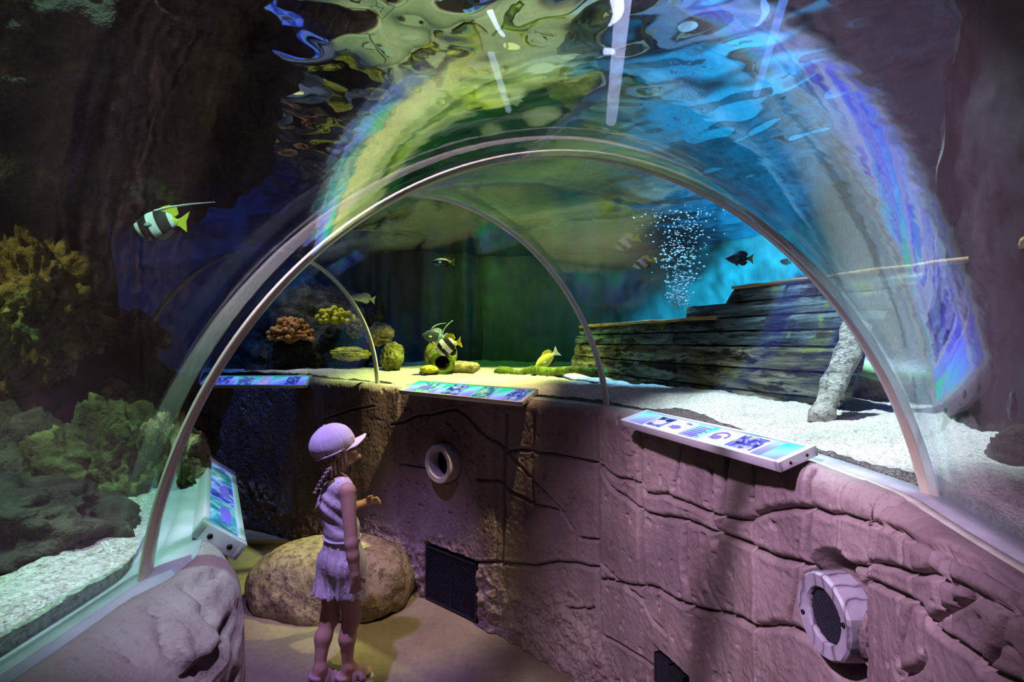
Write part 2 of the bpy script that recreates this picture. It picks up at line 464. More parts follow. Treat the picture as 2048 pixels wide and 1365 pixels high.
# ------------------------------------------------------------------ the plan of the tunnel: rails, rings
RING = {  # left foot, right foot, rise, forward lean of the crown
    'a': ((-0.50, -1.40), (0.62, -1.40), 0.40, 0.0),
    'b': ((-0.452, -0.30), (0.60, -0.30), 0.455, 0.06),
    '1': ((-0.461, 0.647), (0.811, 0.992), 0.637, 0.126),
    '2': ((-0.95, 1.45), (0.437, 2.37), 0.86, 0.10),
    '3': ((-1.90, 2.55), (-0.95, 3.60), 0.85, 0.0),
    '4': ((-3.00, 3.10), (-2.60, 4.60), 0.85, 0.0),
}
SECT = [('a', 'b', None, None), ('b', '1', (-0.452, 0.25), (0.665, 0.42)), ('1', '2', (-0.66, 1.02), (0.715, 1.73)),
        ('2', '3', (-1.40, 2.00), (-0.14, 2.98)), ('3', '4', (-2.45, 2.90), (-1.75, 4.25))]
ZB = 1.30
def quad(a, m, b, t):
    a = np.array(a); b = np.array(b)
    if m is None: return a*(1-t)+b*t
    return a*(2*(t-.5)*(t-1))+np.array(m)*(4*t*(1-t))+b*(2*t*(t-.5))
def ring_points(L, R, rise, lean, n=64, grow=0.0, e=1.92):
    t = np.linspace(0, PI, n)
    c = np.sign(np.cos(t))*np.abs(np.cos(t))**(2/e); s = np.abs(np.sin(t))**(2/e)
    L = np.array(L); R = np.array(R); mid = (L+R)/2; half = (R-L)/2
    hl = np.hypot(*half); d = np.array([-half[1], half[0]])/hl
    P = np.zeros((n, 3))
    P[:, :2] = mid-np.outer(c, half*(1+grow/hl))+np.outer(s*lean, d); P[:, 2] = ZB-0.02+(rise+0.02+grow)*s
    return P
def section_ring(sec, t, n=64, grow=0.0):
    a, b, ml, mr = sec
    A, B = RING[a], RING[b]
    return ring_points(quad(A[0], ml, B[0], t), quad(A[1], mr, B[1], t), A[2]*(1-t)+B[2]*t, A[3]*(1-t)+B[3]*t, n, grow)
def rail(side, step=12):
    P = []
    for i, (a, b, ml, mr) in enumerate(SECT):
        for k in range(step+(1 if i == len(SECT)-1 else 0)):
            P.append(quad(RING[a][side], (ml, mr)[side], RING[b][side], k/step))
    return np.array(P)
def resample(P, step):
    d = np.r_[0, np.cumsum(np.hypot(*np.diff(P, axis=0).T))]
    s = np.arange(0, d[-1], step)
    Q = np.stack([np.interp(s, d, P[:, 0]), np.interp(s, d, P[:, 1])], -1)
    return Q, s
def smooth_curve(Q, k):
    for _ in range(k):
        Q[1:-1] = (Q[:-2]+2*Q[1:-1]+Q[2:])/4
    return Q
def normals2(Q, sgn):
    T = np.gradient(Q, axis=0); T /= np.hypot(T[:, 0], T[:, 1])[:, None]
    return np.stack([-T[:, 1], T[:, 0]], -1)*sgn, T

RAIL_R = rail(1); RAIL_L = rail(0)

# ------------------------------------------------------------------ curbs of carved rock
def curb_base(railpts, inward, off, step, zcap, offy=None, r=0.045, iny=None):
    Q, s = resample(railpts, step)
    Q = smooth_curve(Q, int(0.00035/step/step*1.0)+4)
    N, T = normals2(Q, inward)               # towards the walkway
    zs = np.arange(0.0, zcap-r-0.004, step)
    prof = [(off, z) for z in zs]
    for a in np.linspace(0, PI/2, 14)[1:]:
        prof.append((off-r+r*math.cos(a), zcap-r+r*math.sin(a)))
    for o in np.arange(off-r-step*0.5, 0.0465, -step): prof.append((o, zcap))
    prof.append((0.045, zcap-0.02))
    prof = np.array(prof)
    t = np.r_[0, np.cumsum(np.hypot(*np.diff(prof, axis=0).T))]
    P = np.zeros((len(s), len(prof), 3))
    k = np.ones(len(s)) if offy is None else np.interp(Q[:, 1], [a for a, b in offy], [b for a, b in offy])/off
    oi = (np.full(len(s), 0.045) if iny is None else np.interp(Q[:, 1], [a for a, b in iny], [b for a, b in iny]))[:, None]
    po = oi+(prof[None, :, 0]-0.045)*((k[:, None]*off-oi)/(off-0.045))
    P[:, :, 0] = Q[:, None, 0]+N[:, None, 0]*po
    P[:, :, 1] = Q[:, None, 1]+N[:, None, 1]*po
    P[:, :, 2] = prof[None, :, 1]
    return dict(P=P, s=s, t=t, Q=Q, N=N, T=T, prof=prof, off=off*k)
def curb_hit(cb):
    P = cb['P'][::6, ::6]
    nu, nv = P.shape[:2]
    V = P.reshape(-1, 3); Q = grid_faces(nu, nv)
    bvh = BVHTree.FromPolygons([Vector(v) for v in V], [tuple(int(i) for i in q) for q in Q])
    def hit(px, py):
        d = at(px, py, 1.0)-EYE; d.normalize()
        loc, nor, fi, dist = bvh.ray_cast(EYE, d)
        if loc is None: return None
        q = Q[fi]; dd = [(V[i]-np.array(loc)) for i in q]
        i = q[int(np.argmin([(x**2).sum() for x in dd]))]
        u, v = divmod(int(i), nv); u *= 6; v *= 6
        # refine along the strip
        s = cb['s'][min(u, len(cb['s'])-1)]+float(np.dot(np.array(loc)[:2]-cb['P'][min(u, len(cb['s'])-1), 0, :2], cb['T'][min(u, len(cb['s'])-1)]))
        j0, j1 = max(v-7, 0), min(v+8, len(cb['t']))
        ui = min(u, len(cb['s'])-1)
        w = cb['P'][ui, j0:j1]-np.array(loc); tt = cb['T'][ui]
        w2 = w.copy(); al = w[:, 0]*tt[0]+w[:, 1]*tt[1]; w2[:, 0] -= al*tt[0]; w2[:, 1] -= al*tt[1]
        t = cb['t'][j0+int(np.argmin((w2**2).sum(1)))]
        return s, t, loc
    return hit
def face_at(cb, s, out=0.0):
    """point on the face at floor level, tunnel-ward normal and tangent"""
    i = int(np.clip(np.searchsorted(cb['s'], s), 1, len(cb['s'])-2))
    n = cb['N'][i]; t = cb['T'][i]; p = cb['Q'][i]+n*(cb['off'][i]+out)
    return p, n, t
def carve(cb, lines, pits, seed, slab_edges, amp=1.0, rough_base=True, boxes=()):
    S, T = np.meshgrid(cb['s'], cb['t'], indexing='ij')
    D = np.zeros_like(S)
    P = cb['P']; z = P[:, :, 2]
    # slabs with their own set-back
    rnd = random.Random(seed)
    edges = sorted(slab_edges)
    vals = [rnd.uniform(-0.009, 0.009) for _ in range(len(edges)+1)]
    e = np.array(edges)
    wob = noise2(S*3, T*4, seed, 2)*0.015
    k = np.searchsorted(e, (S+wob).ravel()).reshape(S.shape)
    D += np.array(vals)[k]*amp
    # smear the steps a little
    for _ in range(3): D[1:-1] = (D[:-2]+2*D[1:-1]+D[2:])/4
    D += 0.011*amp*noise2(S*2.6, T*1.3, seed+1, 3)
    D += 0.0035*amp*noise2(S*12, T*5, seed+2, 3)
    # facets
    D += 0.008*amp*np.abs(noise2(S*4.0, T*2.4, seed+3, 2))
    D += 0.0022*noise2(S*60, T*60, seed+4, 3)
    if rough_base:
        lowz = np.clip((0.36+0.12*noise2(S*3, T*0, seed+5, 2)-z)/0.10, 0, 1)
        D += lowz*(0.014*noise2(S*24, T*24, seed+6, 4)+0.006)
    D *= np.clip((cb['Q'][:, 1]-0.2)/1.1, 0.35, 1)[:, None]
    jit_s = 0.010*noise2(S*9, T*9, seed+7, 2)+0.003*noise2(S*45, T*45, seed+8, 2)
    jit_t = 0.010*noise2(S*9+31, T*9, seed+9, 2)+0.003*noise2(S*45, T*45+11, seed+10, 2)
    G = np.full(S.shape, 9.0); Wd = np.ones(S.shape)
    for width, pts in lines:
        for (s0, t0), (s1, t1) in zip(pts[:-1], pts[1:]):
            m = 0.06
            i0, i1 = np.searchsorted(cb['s'], [min(s0, s1)-m, max(s0, s1)+m])
            j0, j1 = np.searchsorted(cb['t'], [min(t0, t1)-m, max(t0, t1)+m])
            if i1 <= i0 or j1 <= j0: continue
            x = S[i0:i1, j0:j1]+jit_s[i0:i1, j0:j1]*0.5*min(width, 1)-s0; y = T[i0:i1, j0:j1]+jit_t[i0:i1, j0:j1]*0.5*min(width, 1)-t0
            a, b = s1-s0, t1-t0; L = max(a*a+b*b, 1e-9)
            q = np.clip((x*a+y*b)/L, 0, 1)
            d = np.hypot(x-q*a, y-q*b)/max(width, 0.75)
            g = G[i0:i1, j0:j1]; Wd[i0:i1, j0:j1] = np.where(d < g, width, Wd[i0:i1, j0:j1]); G[i0:i1, j0:j1] = np.minimum(g, d)
    D += np.minimum(Wd*1.25, 1)*(-0.024*np.exp(-(G/0.0048)**2)-0.004*np.exp(-(G/0.014)**2)+0.003*np.exp(-((G-0.016)/0.007)**2))
    # pits
    p = noise2(S*26, T*26, seed+11, 2); q = noise2(S*7, T*7, seed+12, 2)
    D -= 0.008*np.clip((p+0.35*q-0.62)/0.12, 0, 1)
    for (s0, t0, hs, ht, depth) in boxes:
        k = np.clip((np.maximum(np.abs(S-s0)-hs, np.abs(T-t0)-ht))/0.012, 0, 1)
        D = D*k-depth*(1-k)
    for (s0, t0, r, depth, soft) in pits:
        rr = np.hypot(S-s0, T-t0)*(1+0.06*noise2(S*12, T*12, seed+13))
        D -= depth*np.clip((r-rr)/soft, 0, 1)
    # normals of the base strip
    U = np.gradient(P, axis=0); V = np.gradient(P, axis=1)
    Nn = np.cross(V, U); Nn /= np.linalg.norm(Nn, axis=2)[:, :, None]+1e-12
    cen = cb['N']
    if (Nn[:, 10, 0]*cen[:, 0]+Nn[:, 10, 1]*cen[:, 1]).mean() < 0: Nn = -Nn
    fade = np.clip((cb['t'][-1]-T)/0.05, 0, 1)
    return P+Nn*(D*fade)[:, :, None]

cbR = curb_base(RAIL_R, +1, 0.100, 0.0031, 1.298)
cbL = curb_base(RAIL_L, -1, 0.115, 0.0055, 1.298, [(0.0, 0.125), (0.60, 0.120), (0.70, 0.105), (0.78, 0.072), (1.6, 0.070), (2.2, 0.10)], r=0.068, iny=[(0.0, 0.006), (0.60, 0.008), (0.70, 0.045)])
hitR = curb_hit(cbR); hitL = curb_hit(cbL)

LINES_R = [
 (1.0, [(785,851),(821,836),(871,828),(912,818),(940,836),(957,859),(1006,898),(1055,953),(1113,1015),(1145,1056)]),
 (1.2, [(1006,902),(1039,900),(1108,910),(1150,918),(1197,929),(1234,957),(1279,968),(1292,986),(1325,990),(1366,1007),(1408,1021),(1445,1034),(1486,1040),(1507,1028),(1532,1019),(1565,1017),(1615,1017),(1656,1026),(1690,1027),(1715,1038),(1751,1051),(1800,1059),(1829,1075),(1850,1093),(1889,1100),(1914,1115),(1957,1136),(1974,1143),(1999,1154),(2046,1175)]),
 (1.2, [(1201,941),(1221,974),(1255,999),(1296,1028),(1321,1034),(1362,1040),(1404,1053),(1437,1067),(1470,1077),(1499,1090),(1532,1106),(1573,1121),(1611,1135)]),
 (1.2, [(1708,1132),(1747,1127),(1779,1129),(1807,1138),(1829,1147),(1857,1147),(1889,1164),(1921,1175),(1957,1189),(1989,1203),(2021,1218),(2046,1232)]),
 (1.0, [(957,959),(998,963),(1022,986),(1063,1007),(1113,1023)]),
 (1.2, [(957,1125),(1006,1128),(1055,1134),(1108,1128),(1145,1125),(1197,1140),(1201,1160),(1230,1166),(1279,1175),(1317,1181),(1354,1204),(1387,1218),(1437,1228),(1470,1239),(1507,1255),(1540,1251),(1577,1253),(1611,1270),(1640,1290)]),
 (1.0, [(1133,1218),(1186,1218)]), (1.0, [(1160,1080),(1195,1082)]),
 (1.0, [(1199,1123),(1234,1160),(1279,1197),(1304,1239),(1333,1268)]),
 (0.8, [(1209,1272),(1263,1301),(1304,1330)]),
 (0.9, [(1194,841),(1194,935),(1197,1050),(1196,1156),(1200,1300)]),
 (0.7, [(1281,854),(1280,968),(1284,1090),(1284,1197)]),
 (0.6, [(1362,899),(1346,974)]), (0.6, [(1420,945),(1416,1015),(1428,1061)]), (0.7, [(1449,916),(1437,1024),(1428,1080)]),
 (0.8, [(1503,941),(1499,1032),(1507,1131),(1511,1251),(1511,1360)]),
 (0.6, [(1594,1090),(1577,1251)]), (0.6, [(1408,1073),(1408,1164),(1433,1226)]),
 (0.6, [(1370,1044),(1366,1131),(1379,1214),(1375,1289)]),
 (1.1, [(1623,951),(1618,1015),(1612,1125),(1611,1270)]), (0.7, [(1690,983),(1687,1111)]),
 (1.1, [(1761,997),(1753,1060),(1751,1129),(1743,1171)]),
 (1.1, [(1825,1079),(1822,1200),(1807,1292),(1804,1356)]),
 (1.0, [(1889,1104),(1882,1218)]), (0.9, [(1910,1107),(1900,1175),(1903,1282)]),
 (1.1, [(1743,1171),(1818,1196),(1850,1214),(1864,1250),(1900,1282),(1957,1317),(1964,1335),(1996,1346),(2040,1362)]),
 (1.7, [(1957,1189),(1910,1218),(1864,1246)]),
 (1.2, [(2017,1221),(1989,1296),(1964,1335)]), (1.2, [(1807,1353),(1846,1328),(1854,1310)]),
 (0.9, [(1957,1239),(1957,1317)]), (0.8, [(1850,1218),(1846,1299)]), (1.0, [(2046,1178),(2021,1216)]),
 (0.8, [(1889,1100),(1905,1065),(1950,1050)]),
 (0.8, [(1066,830),(1060,930),(1066,1010)]), (0.7, [(1010,830),(1004,1000),(1002,1130)]),
 (0.9, [(650,840),(700,820),(752,812)]), (0.8, [(800,930),(845,938),(872,940)]),
]
def to_uv(hit, lines):
    out = []
    for w, pts in lines:
        q = [hit(*p) for p in pts]; q = [(a[0], a[1]) for a in q if a is not None]
        if len(q) > 1: out.append((w, q))
    return out
def steep(q): return abs(q[-1][1]-q[0][1]) > 1.5*abs(q[-1][0]-q[0][0])
linesR = [(w*(2.3 if steep(q) else 1.0)*(1.0 if q[0][0] > 3.0 else 0.5), q) for w, q in to_uv(hitR, LINES_R)]
linesR = [l for w, q in linesR for l in (((w, q),) if w < 0.9 or q[-1][0] > 2.6 else ((w, [a for a in q if a[0] > 2.55]), (w*0.5, [a for a in q if a[0] < 2.72]))) if len(l[1]) > 1]
def s_of(hit, px, py):
    h = hit(px, py); return h[0] if h else 0.0
slabR = [s_of(hitR, x, y) for x, y in ((760,900),(800,900),(862,1000),(940,1000),(990,960),(1060,1000),(1150,1000),(1197,1050),(1283,1050),(1370,1120),(1430,1120),(1507,1150),(1580,1100),(1620,1100),(1690,1050),(1755,1100),(1822,1200))]
spk = hitR(1672, 1232); far = hitR(893, 925)
pitsR = [(spk[0]-0.012, spk[1]+0.006, 0.140, 0.060, 0.035), (far[0], far[1], 0.135, 0.03, 0.03)]
def vent_box(px0, px1, pyc, half_h):
    a = hitR(px0, pyc); b = hitR(px1, pyc)
    return ((a[0]+b[0])/2, (a[1]+b[1])/2, abs(a[0]-b[0])/2+0.012, half_h+0.012, 0.03)
VENTS = [(853, 953, 1165, 0.165), (1312, 1368, 1361, 0.055)]
PR = carve(cbR, linesR, pitsR, 11, slabR, boxes=[vent_box(*v) for v in VENTS])
keep = cbR['Q'][:, 1] > -0.2
def curb_object(name, cb, P, mask):
    P = P[mask]
    nu, nv = P.shape[:2]
    # closing faces at the back, under the rail
    back = np.zeros((nu, 1, 3)); Q = cb['Q'][mask]; N = cb['N'][mask]
    back[:, 0, :2] = Q-N*0.03; back[:, 0, 2] = 1.275
    bot = back.copy(); bot[:, 0, 2] = 0
    P = np.concatenate([P, back, bot], 1); nv += 2
    o = link(name, mesh_np(name, P.reshape(-1, 3), grid_faces(nu, nv)), M['rock'])
    return tag(o, kind='structure')
curb_object('wall_right', cbR, PR, np.ones(len(cbR['s']), bool) & keep)
LINES_L = [
 (1.0, [(376,1176),(401,1163),(435,1148)]), (1.0, [(376,1178),(408,1208),(427,1239)]),
 (1.2, [(466,1235),(442,1265),(431,1295),(412,1325),(374,1344),(355,1359)]),
 (1.0, [(303,1220),(321,1258),(337,1303),(359,1344)]), (1.0, [(476,1344),(461,1363)]),
]
linesL = [(w*0.6, q) for w, q in to_uv(hitL, LINES_L)]
SL, TL = np.meshgrid(cbL['s'], cbL['t'], indexing='ij')
PL = carve(cbL, linesL, [], 5, [s_of(hitL, 470, 1200)], amp=1.5)
curb_object('wall_left', cbL, PL, cbL['Q'][:, 1] > -0.2)

# floor of the walkway
fx = np.linspace(-4.2, 1.2, 60); fy = np.linspace(-1.2, 5.2, 70)
X, Y = np.meshgrid(fx, fy, indexing='ij')
V = np.stack([X, Y, 0.003*noise2(X*2, Y*2, 3, 2)-0.003], -1)
tag(link('floor', mesh_np('floor', V.reshape(-1, 3), grid_faces(60, 70)), M['floor']), kind='structure')

# rails that hold the acrylic
def rail_strip(name, railpts, inward, o0, o1, z0, z1, m, narrow=None):
    Q, s = resample(railpts, 0.03); Q = smooth_curve(Q, 4); N, T = normals2(Q, inward)
    pr = [(o0, z0), (o0, z1), (o1, z1), (o1, z0)]
    P = np.zeros((len(s), 4, 3))
    for j, (o, z) in enumerate(pr):
        oo = np.full(len(s), o)
        if narrow is not None and j > 1: oo = np.interp(Q[:, 1], narrow[0], narrow[1])
        P[:, j, :2] = Q+N*oo[:, None]; P[:, j, 2] = z
    msk = Q[:, 1] > -0.2
    P = P[msk]
    o = link(name, mesh_np(name, P.reshape(-1, 3), grid_faces(len(P), 4, wrap_v=True), smooth=False), m)
    return tag(o, kind='structure')
rail_strip('trim_1', RAIL_R, 1, -0.028, 0.030, 1.25, 1.302, M['rail'])
rail_strip('trim_2', RAIL_R, 1, 0.030, 0.048, 1.25, 1.300, M['railedge'])
rail_strip('trim_3', RAIL_L, -1, -0.028, 0.048, 1.25, 1.302, M['rail'], ((0.0, 0.60, 0.72), (0.010, 0.012, 0.048)))

# acrylic vault, one sheet per section
for i, sec in enumerate(SECT):
    nu, nv = 36, 96
    inn = np.stack([section_ring(sec, t, nv) for t in np.linspace(0, 1, nu)])
    out = np.stack([section_ring(sec, t, nv, 0.02) for t in np.linspace(0, 1, nu)])
    P = np.concatenate([inn, out[:, ::-1]], 1)
    o = link('window_%d' % (i+1), mesh_np('acrylic', P.reshape(-1, 3), grid_faces(nu, 2*nv, wrap_v=True)), M['glassnear' if i < 2 else 'glass'])
    tag(o, kind='structure')
def seam(name, key, rad, ax, m):
    A = RING[key]; n = 160; k = 14
    P = ring_points(A[0], A[1], A[2], A[3], n, 0.004)
    T = np.gradient(P, axis=0); T /= np.linalg.norm(T, axis=1)[:, None]
    w = np.array([A[1][0]-A[0][0], A[1][1]-A[0][1]]); w /= np.hypot(*w)
    axd = np.array([-w[1], w[0], 0.0]); X = axd[None]-T*(T @ axd)[:, None]; X /= np.linalg.norm(X, axis=1)[:, None]
    R = np.cross(T, X)
    a = np.linspace(0, 2*PI, k, endpoint=False)
    V = P[:, None]+X[:, None]*(ax*np.cos(a))[None, :, None]+R[:, None]*(rad*np.sin(a))[None, :, None]
    return tag(link(name, mesh_np(name, V.reshape(-1, 3), grid_faces(n, k, wrap_v=True)), m), kind='structure')
seam('trim_4', '1', 0.0055, 0.019, M['seam']); seam('trim_5', '2', 0.009, 0.019, M['seampale']); seam('trim_6', '3', 0.012, 0.022, M['seampale']); seam('trim_7', 'b', 0.0055, 0.0135, M['seam'])

# ------------------------------------------------------------------ tank: sand, back walls, water
BACK_R = np.array([(1.25, -1.4), (1.32, 0.2), (1.34, 0.9), (1.33, 1.35), (1.48, 1.75), (1.95, 2.3), (2.5, 3.0), (2.7, 4.2), (2.3, 5.4), (1.2, 6.2), (-0.4, 6.4), (-1.7, 6.0), (-2.7, 5.3), (-3.5, 4.3), (-3.9, 3.2)], float)
BACK_L = np.array([(-1.55, -1.4), (-1.62, 0.0), (-1.60, 0.9), (-1.50, 1.45), (-1.70, 1.95), (-2.2, 2.3), (-3.2, 2.65)], float)
def cr(P, n):
    """smooth curve through points, n samples"""
    P = np.vstack([2*P[0]-P[1], P, 2*P[-1]-P[-2]]); out = []
    m = len(P)-3; ts = np.linspace(0, m-1e-9, n)
    for t in ts:
        i = int(t); f = t-i; p0, p1, p2, p3 = P[i:i+4]
        out.append(0.5*((2*p1)+(-p0+p2)*f+(2*p0-5*p1+4*p2-p3)*f*f+(-p0+3*p1-3*p2+p3)*f**3))
    return np.array(out)
def sand_strip(name, railpts, outward, back, seed, z0, label):
    Q, s = resample(railpts, 0.012); Q = smooth_curve(Q, 6); N, T = normals2(Q, outward)
    B = cr(back, len(Q))
    w = np.r_[0, 0.003, np.linspace(0, 1, 190)[1:]**1.7]
    P = np.zeros((len(Q), len(w), 3))
    A = Q+N*0.026
    P[:, :, :2] = A[:, None]*(1-w)[None, :, None]+B[:, None]*w[None, :, None]
    X, Y = P[:, :, 0], P[:, :, 1]
    dist = np.hypot(X-A[:, None, 0], Y-A[:, None, 1])
    z = z0+0.022*noise2(X*2.2, Y*2.2, seed, 2)+0.010*noise2(X*8, Y*8, seed+1, 2)+0.004*noise2(X*45, Y*45, seed+2, 3)
    z += 0.02*np.clip(dist/0.25, 0, 1)
    z[:, 0] = 1.262
    P[:, :, 2] = z
    o = link(name, mesh_np(name, P.reshape(-1, 3), grid_faces(len(Q), len(w))), M['sand'])
    return tag(o, label, 'sand', kind='stuff')
sand_strip('sand_bed', RAIL_R, -1, BACK_R, 21, 1.322, 'white coral sand spread under the wooden wreck behind the right curb')
sand_strip('sand_bed', RAIL_L, +1, BACK_L, 22, 1.315, 'greenish coral sand sloping below the dark rocks behind the left curb')
def back_wall(name, back, z0, z1, m, amp, seed, folds=0.0):
    B = cr(back, 420); N, T = normals2(B, 1); s = np.r_[0, np.cumsum(np.hypot(*np.diff(B, axis=0).T))]
    zs = np.linspace(z0, z1, 120)
    S, Z = np.meshgrid(s, zs, indexing='ij')
    D = amp*noise2(S*1.7, Z*1.1, seed, 4)+amp*0.4*noise2(S*6, Z*5, seed+1, 3)
    if folds: D += folds*np.abs(noise2(S*4.0, Z*0.25, seed+2, 2))
    P = np.zeros(S.shape+(3,))
    P[:, :, 0] = B[:, None, 0]+N[:, None, 0]*D; P[:, :, 1] = B[:, None, 1]+N[:, None, 1]*D; P[:, :, 2] = Z
    o = link(name, mesh_np(name, P.reshape(-1, 3), grid_faces(len(B), 120)), m)
    return tag(o, kind='structure')
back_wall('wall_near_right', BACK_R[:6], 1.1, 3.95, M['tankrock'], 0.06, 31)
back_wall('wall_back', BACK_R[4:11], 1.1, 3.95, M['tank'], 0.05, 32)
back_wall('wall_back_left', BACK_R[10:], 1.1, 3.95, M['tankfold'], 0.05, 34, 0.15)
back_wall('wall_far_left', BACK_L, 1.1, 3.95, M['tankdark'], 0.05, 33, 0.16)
cl = MB().box((-4.2, -1.6, 3.95), (3.2, 6.9, 4.05)).build('ceiling', M['black'], smooth=False); tag(cl, kind='structure')
# water surface seen from below
wx = np.linspace(-3.9, 3.0, 300); wy = np.linspace(-1.5, 6.6, 340)
X, Y = np.meshgrid(wx, wy, indexing='ij')
Z = 2.66+0.016*noise2(X*2.3, Y*2.3, 41, 2)+0.008*noise2(X*6+Y, Y*5, 42, 2)
tag(link('water_surface', mesh_np('water', np.stack([X, Y, Z], -1).reshape(-1, 3), grid_faces(300, 340)), M['water']),
    'rippled underside of the tank water above the tunnel', 'water', kind='stuff')

# ------------------------------------------------------------------ glowing bars added to draw light streaks over the water
def streak_bar(label, a, b, color, estr, w=0.02):
    a, b = Vector(a), Vector(b)
    t = thing('strip_light', label, 'lamp', a, None, 'strip lights above the water')
    x = (b-a); L = x.length; x.normalize(); z = Vector((0, 0, 1)); y = z.cross(x)
    t.rotation_euler = frame_matrix(x, y, z, a).to_3x3().to_euler()
    MB().box((-0.03, -w*1.5, 0.006), (L+0.03, w*1.5, 0.05), 0.005).build('housing', M['lamp_body'], t, auto=40)
    MB().tube([(0, 0, -0.004), (L, 0, -0.004)], w*0.6, 12).build('tube', flat('strip_tube', (0.8, 0.8, 0.8), 0.3, 0.4, emit=color, estr=estr), t)
    for k in (0.1, 0.9): MB().tube([(L*k, 0, 0.04), (L*k, 0, 3.95-a.z)], 0.006, 8).build('stem', M['lamp_body'], t)
# ------------------------------------------------------------------ spotlights (fixture things with their light)
M['lamp_body'] = flat('lamp_housing', (0.02, 0.02, 0.022), 0.5, 0.4)
def lamp_fixture(name, pos, target, color, watts, cone, blend, radius):
    d = (Vector(target)-Vector(pos)).normalized()
    rot = d.to_track_quat('-Z', 'Y')
    t = thing('aquarium_spotlight', LAMP_LABEL[name], 'lamp', pos, rot.to_euler(), 'spotlights above the water')
    MB().tube([(0, 0, 0.16), (0, 0, 0.15), (0, 0, 0.06), (0, 0, 0.0), (0, 0, -0.03)], [0.03, 0.045, 0.05, 0.07, 0.075], 20, cap=True).build('housing', M['lamp_body'], t, auto=40)
    zc = Vector((0, 0, 3.95))-Vector(pos); up = rot.inverted() @ Vector((0, 0, zc.z)); a0 = Vector((0, 0, 0.14))
    MB().tube([a0, a0+(up-a0)*0.15, up], 0.012, 8).build('stem', M['lamp_body'], t)
    lm = flat('lens_'+name, (0.5, 0.5, 0.5), 0.3, 0.5, emit=color, estr=30.0)
    MB().tube([(0, 0, -0.031), (0, 0, -0.036)], [0.060, 0.056], 20).build('lens', lm, t)
    L = bpy.data.lights.new('light_'+name, 'SPOT'); L.energy = watts*5; L.color = color
    L.spot_size = math.radians(cone); L.spot_blend = blend; L.shadow_soft_size = radius
    lo = bpy.data.objects.new('light_'+name, L); COL.objects.link(lo)
    lo.parent = t; lo.location = (0, 0, -0.05)
LAMP_LABEL = {
    'pink': 'pinkish spotlight above the water over the near end of the tunnel',
    'sand': 'cool white spotlight above the water over the right hand sand',
    'yellow': 'yellow green spotlight above the water over the sand behind the middle panel',
    'amber': 'amber spotlight above the water aimed back at the far curb',
    'cyan': 'cyan spotlight above the water aimed at the far right tank wall',
    'bubble': 'pale blue spotlight above the rising bubbles',
    'green': 'green spotlight above the water aimed at the far back wall',
    'teal': 'teal spotlight above the left hand sand',
    'violet': 'violet spotlight above the water aimed at the child',
    'lilac': 'lilac spotlight above the water over the left curb',
    'reef': 'warm lime spotlight above the far coral mound',
    'ochre': 'small ochre spotlight in the left tank aimed at the coral outcrop',
    'blue': 'deep blue spotlight above the water aimed at the far left tank wall',
}
for L in LAMPS: lamp_fixture(*L)
streak_bar('long bluish white strip light above the middle of the tunnel', (0.44, 2.0, 2.98), (0.62, 3.20, 2.98), (0.62, 0.62, 1.0), 30, 0.055)
streak_bar('blue strip light slanting over the right side of the tunnel', (1.08, 2.02, 2.98), (1.36, 2.85, 2.98), (0.12, 0.30, 1.0), 24, 0.03)
streak_bar('short white strip light left of the long one', (-0.10, 2.45, 2.98), (-0.02, 3.05, 2.98), (0.70, 0.80, 1.0), 20, 0.03)

# ------------------------------------------------------------------ information panels on the curbs
def screen_material(name, seed):
    t = NT(name)
    sx = t.n('SeparateXYZ'); t.l(t.obj(), sx.inputs[0])
    u = t.math('FRACT', t.math('MULTIPLY', sx.outputs[0], 7.3))
    v = t.math('MULTIPLY', sx.outputs[1], 7.0)
    k = t.math('MULTIPLY', t.math('ADD', t.math('MULTIPLY', t.math('SUBTRACT', 1.0, u), 0.55), v), 0.75)
    c = t.ramp(k, [(0.0, (0.10, 0.08, 0.60)), (0.40, (0.17, 0.17, 0.80)), (0.66, (0.16, 0.38, 0.78)), (0.90, (0.02, 0.42, 0.25))])
    t.bsdf(c, 0.25, 0.4, emit=c, estr=1.0); return t.m
M['screen'] = screen_material('panel_print', 1)
def pic(name, a, b, c3, scale, estr=0.5):
    t = NT(name); f = t.noise(scale, 3, 0.6, dist=1.0)
    c = t.ramp(f, [(0.38, a), (0.5, b), (0.62, c3)])
    t.bsdf(c, 0.3, 0.4, emit=c, estr=estr); return t.m
M['tileframe'] = flat('tile_border', (0.66, 0.64, 0.85), 0.4, 0.3, emit=(0.66, 0.64, 0.95), estr=0.45)
M['pic_dark'] = pic('pic_dark', (0.006, 0.01, 0.05), (0.03, 0.05, 0.22), (0.16, 0.20, 0.30), 26)
M['pic_pale'] = pic('pic_pale', (0.42, 0.42, 0.78), (0.52, 0.52, 0.85), (0.60, 0.60, 0.88), 14)
M['pic_reef'] = pic('pic_reef', (0.01, 0.01, 0.08), (0.10, 0.08, 0.40), (0.40, 0.34, 0.75), 40)
M['pic_teal'] = pic('pic_teal', (0.02, 0.12, 0.20), (0.04, 0.26, 0.40), (0.30, 0.50, 0.55), 24)
M['pic_blue'] = pic('pic_blue', (0.02, 0.03, 0.25), (0.06, 0.10, 0.55), (0.25, 0.35, 0.75), 30)
M['fishblue'] = flat('printed_fish', (0.13, 0.10, 0.55), 0.3, 0.3, emit=(0.13, 0.10, 0.60), estr=0.5)
M['fishlilac'] = flat('printed_lilac', (0.45, 0.36, 0.75), 0.3, 0.3, emit=(0.45, 0.36, 0.8), estr=0.5)
M['textline'] = flat('printed_line', (0.06, 0.06, 0.40), 0.4, 0.3, emit=(0.06, 0.06, 0.4), estr=0.3)

